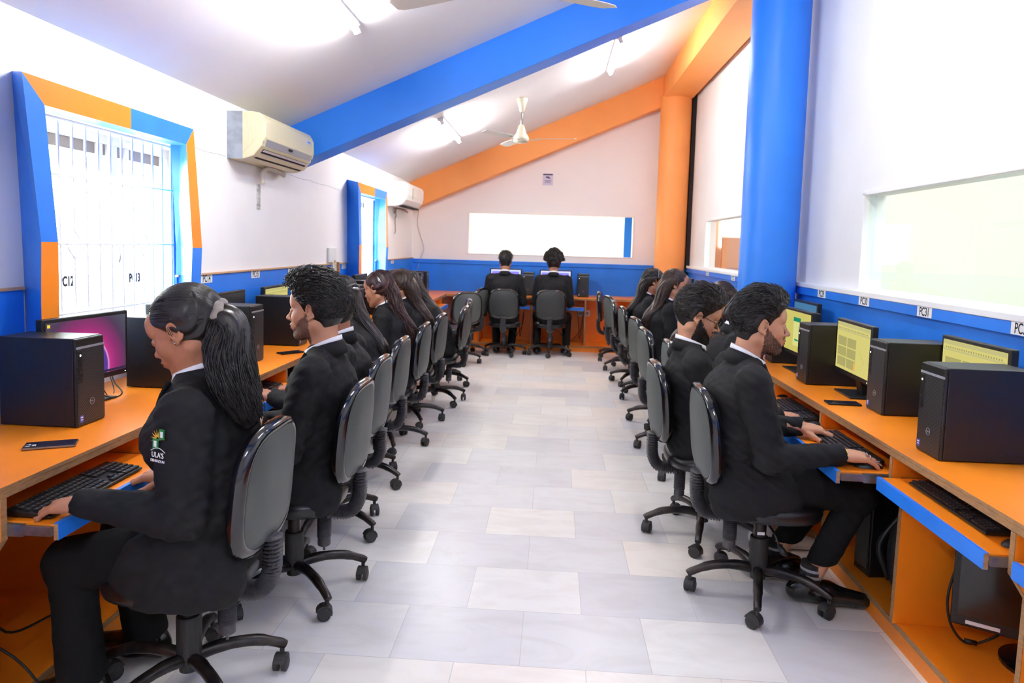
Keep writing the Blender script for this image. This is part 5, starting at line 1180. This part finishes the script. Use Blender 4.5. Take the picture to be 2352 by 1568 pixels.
MB().lathe([(.0005, 0), (.003, .001), (.0035, .003), (.0005, .006)], tuple(xf(np.array([[-.002, .083, -.026]]), A)[0]), 'y', 10).obj('earring', CHROME, body, smooth=True)
# school crest on the near chest pocket and sleeve buttons
CG = mat('crest_green', srgb(30, 120, 64), .7); CGD = mat('crest_gold', srgb(222, 170, 50), .6)
def crest(body, loc, rot, sc=1.0):
    e = empty('crest', loc); e.parent = body; e.rotation_euler = rot; e.scale = (sc, sc, sc)
    MB().box(-.002, 0, -.022, -.004, .030, .058).box(-.002, 0, .0, .022, .002, .030).obj('crest_shields', CG, e)
    m = MB()
    for k in range(9):
        a = -.3+k*.42; m.add([(-.0015, .002+.006*math.cos(a-.5), .03+.006*math.sin(a-.5)), (-.0015, .002+.006*math.cos(a+.5), .03+.006*math.sin(a+.5)), (-.0015, .002+.028*math.cos(a), .03+.028*math.sin(a))], [(0, 1, 2)])
    m.obj('crest_rays', CGD, e); MB().box(-.003, -.0015, .006, .016, .008, .024).box(-.003, -.0015, -.018, -.009, .036, .052).obj('crest_books', PAPER, e)
    MB().tube([(-.002, -.028+.056*t, -.004+.010*math.sin(PI*t)) for t in np.linspace(0, 1, 10)], .0009, 4).obj('crest_arc', PAPER, e)
    text('crest_name', "ULA'S", .021, PAPER, (-.003, 0, -.014), (PI/2, 0, -PI/2), e, sx=.9); text('crest_town', 'DEHRADUN', .0105, PAPER, (-.003, 0, -.030), (PI/2, 0, -PI/2), e, sx=.95)
    return e
jm = [o for o in body.children if o.name.startswith('jacket')][0].data
jv = np.array([v.co for v in jm.vertices]); jn = np.array([v.normal for v in jm.vertices]); vis = (jn@np.array([-.5, .86, 0]) > .60) & (np.abs(jv[:, 2]-.868) < .012) & (jv[:, 1] > .02); cand = np.where(vis)[0]; bi = int(cand[np.argmax(jv[cand, 0])])
ce = crest(body, (0, 0, 0), (0, 0, 0), 1.0); nn_ = Vector(jn[bi]).normalized(); X_ = -nn_; Z_ = (Vector((0, 0, 1))-X_*X_.z).normalized(); Y_ = Z_.cross(X_)
mm_ = Matrix((X_, Y_, Z_)).transposed().to_4x4(); mm_.translation = Vector(jv[bi])+nn_*.004; ce.matrix_local = mm_
# --- young man with swept-up hair
pose = dict(pelvis=(-.10, 0, .54), waist=(-.13, 0, .70), chest=(-.14, 0, .86), neck=(-.145, 0, 1.015), head=(-.105, 0, 1.165), pitch=.05, yaw=-.05,
            shl=(-.16, .185, .935), shr=(-.15, -.185, .935), ell=(-.08, .235, .665), elr=(-.03, -.235, .66), wrl=(.16, .16, .66), wrr=(.16, -.16, .66), knl=(.33, .12, .49), knr=(.35, -.13, .49))
st = dict(NEAR, skin=S2, seed=5, beard=STUB, arm=1.08, skirt=1)
body, g, A, E_ = person('young man with swept-up hair and light stubble seated second on the left', -1.06, 2.73, PI, pose, st)
hair_short(body, A, st, HB, seed=7, vol=.024, top=.026, n=1300, quiff=.05, beard=.0012, h=.004)
# --- short haired man behind him
pose = lean(.03, -.045, -.01, pitch=.2, wrl=(.20, .17, .70), hdl=(1, -.1, .25))
st = dict(h=.009, fh=.0045, hh=.0035, skin=S3, seed=3, curl_l=.2)
body, g, A, E_ = person('short-haired man seated third on the left behind the young man with swept-up hair', -1.10, 3.33, PI, pose, st)
hair_short(body, A, st, HD, seed=9, vol=.008, top=.006, n=500, h=.005)
# --- woman with the silver clip
FAR = dict(h=.011, fh=.005, hh=.005)
def W(label, x, y, rz, pose, hm, guides, seed, sk=S4, n=420, core=.045, wid=.07, wave=.006, feet=1, **kw):
    st = dict(FAR, skin=sk, fem=1, seed=seed, feet=feet, shirt=kw.pop('shirt', 1)); b_, g, A, E_ = person(label, x, y, rz, pose, st)
    hair_long(b_, A, st, hm, guides, seed=seed, n=n, core=core, wid=wid, wave=wave, h=.007, strand_r=.004, **kw); return b_, g, A
def gd(p, back=.09, drop=.42, sp=.0):
    h_ = p['head']; c_ = p['chest']; return [(h_[0]-.055, 0, h_[2]+.03), (h_[0]-back, 0, h_[2]-.05), (min(h_[0]-back, p['neck'][0]-.085), sp, p['neck'][2]-.03), (c_[0]-.135, sp, c_[2]), (c_[0]-.15, sp, h_[2]-drop)]
pose = lean(.13, -.03, -.02, pitch=.45, yaw=-.5)
b_, g, A = W('woman with half-tied dark hair and a silver clip on the left', -1.15, 4.03, PI, pose, HD, gd(pose, .085, .38), 11, n=520)
E1 = np.array(A); m = MB()
pts = [xf(np.array([[-.021+.112*math.cos(a), .090*math.sin(a), .040-.035*abs(math.cos(a/2))]]), A)[0] for a in np.linspace(PI*.42, PI*1.58, 26)]
m.tube(pts, [.004+.0015*math.sin(i*2.2) for i in range(26)], 7); m.obj('hair_band', mat('silver_band', srgb(120, 118, 120), .35, metal=.5), b_, smooth=True)
cp = xf(np.array([[-.128, .03, .012], [-.137, .02, .012], [-.137, -.01, .006], [-.128, -.025, .004]]), A); MB().tube(list(cp), [.004, .009, .009, .004], 8).obj('hair_clip', CHROME, b_, smooth=True)
pose = lean(.10, -.02, -.02, pitch=.25, yaw=-.3)
b_, g, A = W('woman with reddish curls tied back on the left', -1.16, 4.80, PI, pose, HR, gd(pose, .10, .40, .01), 13, wave=.017, core=.055)
cp = xf(np.array([[-.06, .082, .085], [-.075, .086, .06], [-.085, .084, .035], [-.07, .087, .05], [-.06, .082, .085]]), A); MB().tube(list(cp), .003, 6).obj('hair_clip', CHROME, b_, smooth=True)
pose = lean(.11, -.035, -.02, pitch=.35, yaw=-.3)
W('woman with long straight brown hair seated sixth on the left', -1.15, 5.48, PI, pose, HN, gd(pose, .10, .42), 15, core=.06, wid=.09)
pose = lean(.26, -.06, -.04, pitch=.7, yaw=-.2)
W('woman leaning forward seventh on the left, mostly hidden', -1.05, 6.20, PI, pose, HD, gd(pose, .10, .34), 17)
# --- bearded man nearest on the right
pose = dict(pelvis=(-.09, 0, .545), waist=(-.13, 0, .70), chest=(-.125, 0, .86), neck=(-.095, 0, 1.012), head=(-.045, 0, 1.15), pitch=.06, yaw=-.02,
            shl=(-.115, .185, .935), shr=(-.115, -.185, .935), ell=(-.01, .235, .665), elr=(-.045, -.225, .655), wrl=(.19, .17, .690), wrr=(.205, -.232, .688), hdl=(1, -.12, -.08), hdr=(1, .03, -.05),
            knl=(.33, .13, .49), knr=(.345, -.11, .495), anl=(.11, .14, .11), anr=(.20, -.06, .11), curl=.17, ftr=(1, -.15, 0), ftl=(1, .1, 0))
st = dict(NEAR, skin=S2, seed=8, socks=1, tie=1, hem=.08, skirt=1, beard=STUB, arm=1.08)
body, g, A, E_ = person('bearded man with a gold bangle typing at the nearest occupied computer on the right', .905, 2.90, 0, pose, st)
hair_short(body, A, st, HB, seed=21, vol=.010, top=.012, n=1300, quiff=.02, beard=.004, h=.004)
Aw = orient(g['wrr'], g['hdr'], (0, 0, 1))
def bring(c, r, rad, sq, name, mt, par):
    MB().tube([xf(np.array([[c, r*math.cos(a)*sq[0], r*math.sin(a)*sq[1]+.0]]), Aw)[0] for a in np.linspace(0, 2*PI, 30)], rad, 8, caps=False).obj(name, mt, par, smooth=True)
GOLD = mat('gold', srgb(222, 180, 100), .25, metal=.9); SILV = mat('silver', srgb(210, 208, 206), .25, metal=.9)
bring(.020, .034, .0025, (1.02, .78), 'bangle', GOLD, body); bring(.013, .0335, .002, (1, .8), 'red_thread', mat('thread_red', srgb(150, 30, 34), .8), body)
rp = xf(np.array([[.112, -.0125, .006], [.112, .013, .006]]), Aw)
for q in rp: MB().tube([(q[0]+.0, q[1]+.0108*math.cos(a), q[2]-.006+.0105*math.sin(a)) for a in np.linspace(0, 2*PI, 20)], .0016, 6, caps=False).obj('ring', SILV, body, smooth=True)
def button(par, pts):
    for q in pts: MB().lathe([(.0085, -.002), (.0095, 0), (.006, .002), (.001, .0015)], q, 'x', 14).obj('button', BLKG, par, smooth=True)
# --- man with glasses
pose = dict(pelvis=(-.10, 0, .52), waist=(-.13, 0, .67), chest=(-.135, 0, .82), neck=(-.145, 0, .98), head=(-.11, 0, 1.12), pitch=.36, yaw=-.12,
            shl=(-.15, .185, .90), shr=(-.15, -.185, .90), ell=(-.03, .235, .65), elr=(-.03, -.23, .65), wrr=(.25, -.17, .672), wrl=(.24, .15, .672))
st = dict(h=.0075, fh=.0033, hh=.003, skin=S2, seed=12, down=1, sneaker=1, beard=BEARD)
body, g, A, E_ = person('man with black glasses and a full beard looking down on the right', .84, 3.50, .02, pose, st)
hair_short(body, A, st, HD, seed=31, vol=.020, top=.022, n=1100, quiff=.03, beard=.010, h=.0045)
gl = MB()
for y_ in (-1, 1):
    gl.tube([tuple(xf(np.array([[.108-.012*abs(math.cos(a))*1.0, y_*.034+.025*math.cos(a), -.002+.019*math.sin(a)]]), A)[0]) for a in np.linspace(0, 2*PI, 24)], .0016, 6, caps=False)
    gl.tube([tuple(xf(np.array([q]), A)[0]) for q in ((.097, y_*.060, .006), (.06, y_*.075, .008), (.0, y_*.084, .014), (-.018, y_*.084, .002))], .0018, 6)
gl.tube([tuple(xf(np.array([q]), A)[0]) for q in ((.108, -.010, .003), (.112, 0, .006), (.108, .010, .003))], .0016, 6); gl.obj('glasses', BLKG, body, smooth=True)
# --- the others on the right
pose = lean(.24, -.05, -.03, pitch=.65, yaw=-.1)
W('woman with a white collar bent over her keyboard beside the man with glasses', .96, 4.28, 0, pose, HD, [(pose['head'][0]-.07, 0, pose['head'][2]+.03), (pose['head'][0]-.09, .02, pose['head'][2]-.03), (pose['head'][0]-.04, .05, pose['head'][2]-.14)], 41, n=260)
pose = lean(.28, -.04, -.02, pitch=.85, yaw=0)
W('woman with brown hair bowing low over her desk on the right', .93, 5.0, .05, pose, HN, gd(pose, .10, .40), 43, core=.055, wid=.09)
pose = lean(.10, .0, .005, pitch=.08, yaw=-.12)
W('woman with very long straight hair in profile on the right', .95, 5.78, .0, pose, HN, gd(pose, .10, .58), 45, core=.055, wid=.085, n=520)
pose = lean(.06, -.02, .0, pitch=.15, yaw=.05)
b_, g, A = W('woman with a hairband and long dark hair farthest on the right', .95, 6.75, 0, pose, HD, gd(pose, .10, .45), 47, core=.05, wid=.08)
MB().tube([xf(np.array([[.012, .090*math.cos(a), .036+.100*math.sin(a)]]), A)[0] for a in np.linspace(.1, PI-.1, 22)], .004, 7).obj('hairband', mat('band_grey', srgb(120, 124, 130), .3), b_, smooth=True)
# --- two men at the back desk
up = lambda d, **k: dict(lean(.08, .055, .02), **k)
st = dict(FAR, skin=S3, seed=51)
body, g, A, E_ = person('man with short neat hair seated on the left at the back desk', -.64, 9.12, PI/2, up(0, pitch=.1, anl=(.12, .1, .1), anr=(.12, -.1, .1), ell=(.02, .25, .70), elr=(.02, -.25, .70)), st)
hair_short(body, A, st, HB, seed=61, vol=.012, top=.012, n=450, h=.006)
st = dict(FAR, skin=S3, seed=53, sneaker=0)
body, g, A, E_ = person('man with a mop of curly hair seated at the back desk', 0.0, 9.20, PI/2, up(0, pitch=.1, knl=(.3, .2, .49), knr=(.3, -.2, .49), anl=(.05, .2, .1), anr=(.05, -.2, .1)), st)
hair_short(body, A, st, HB, seed=63, vol=.06, top=.045, n=1300, curly=1, h=.006)
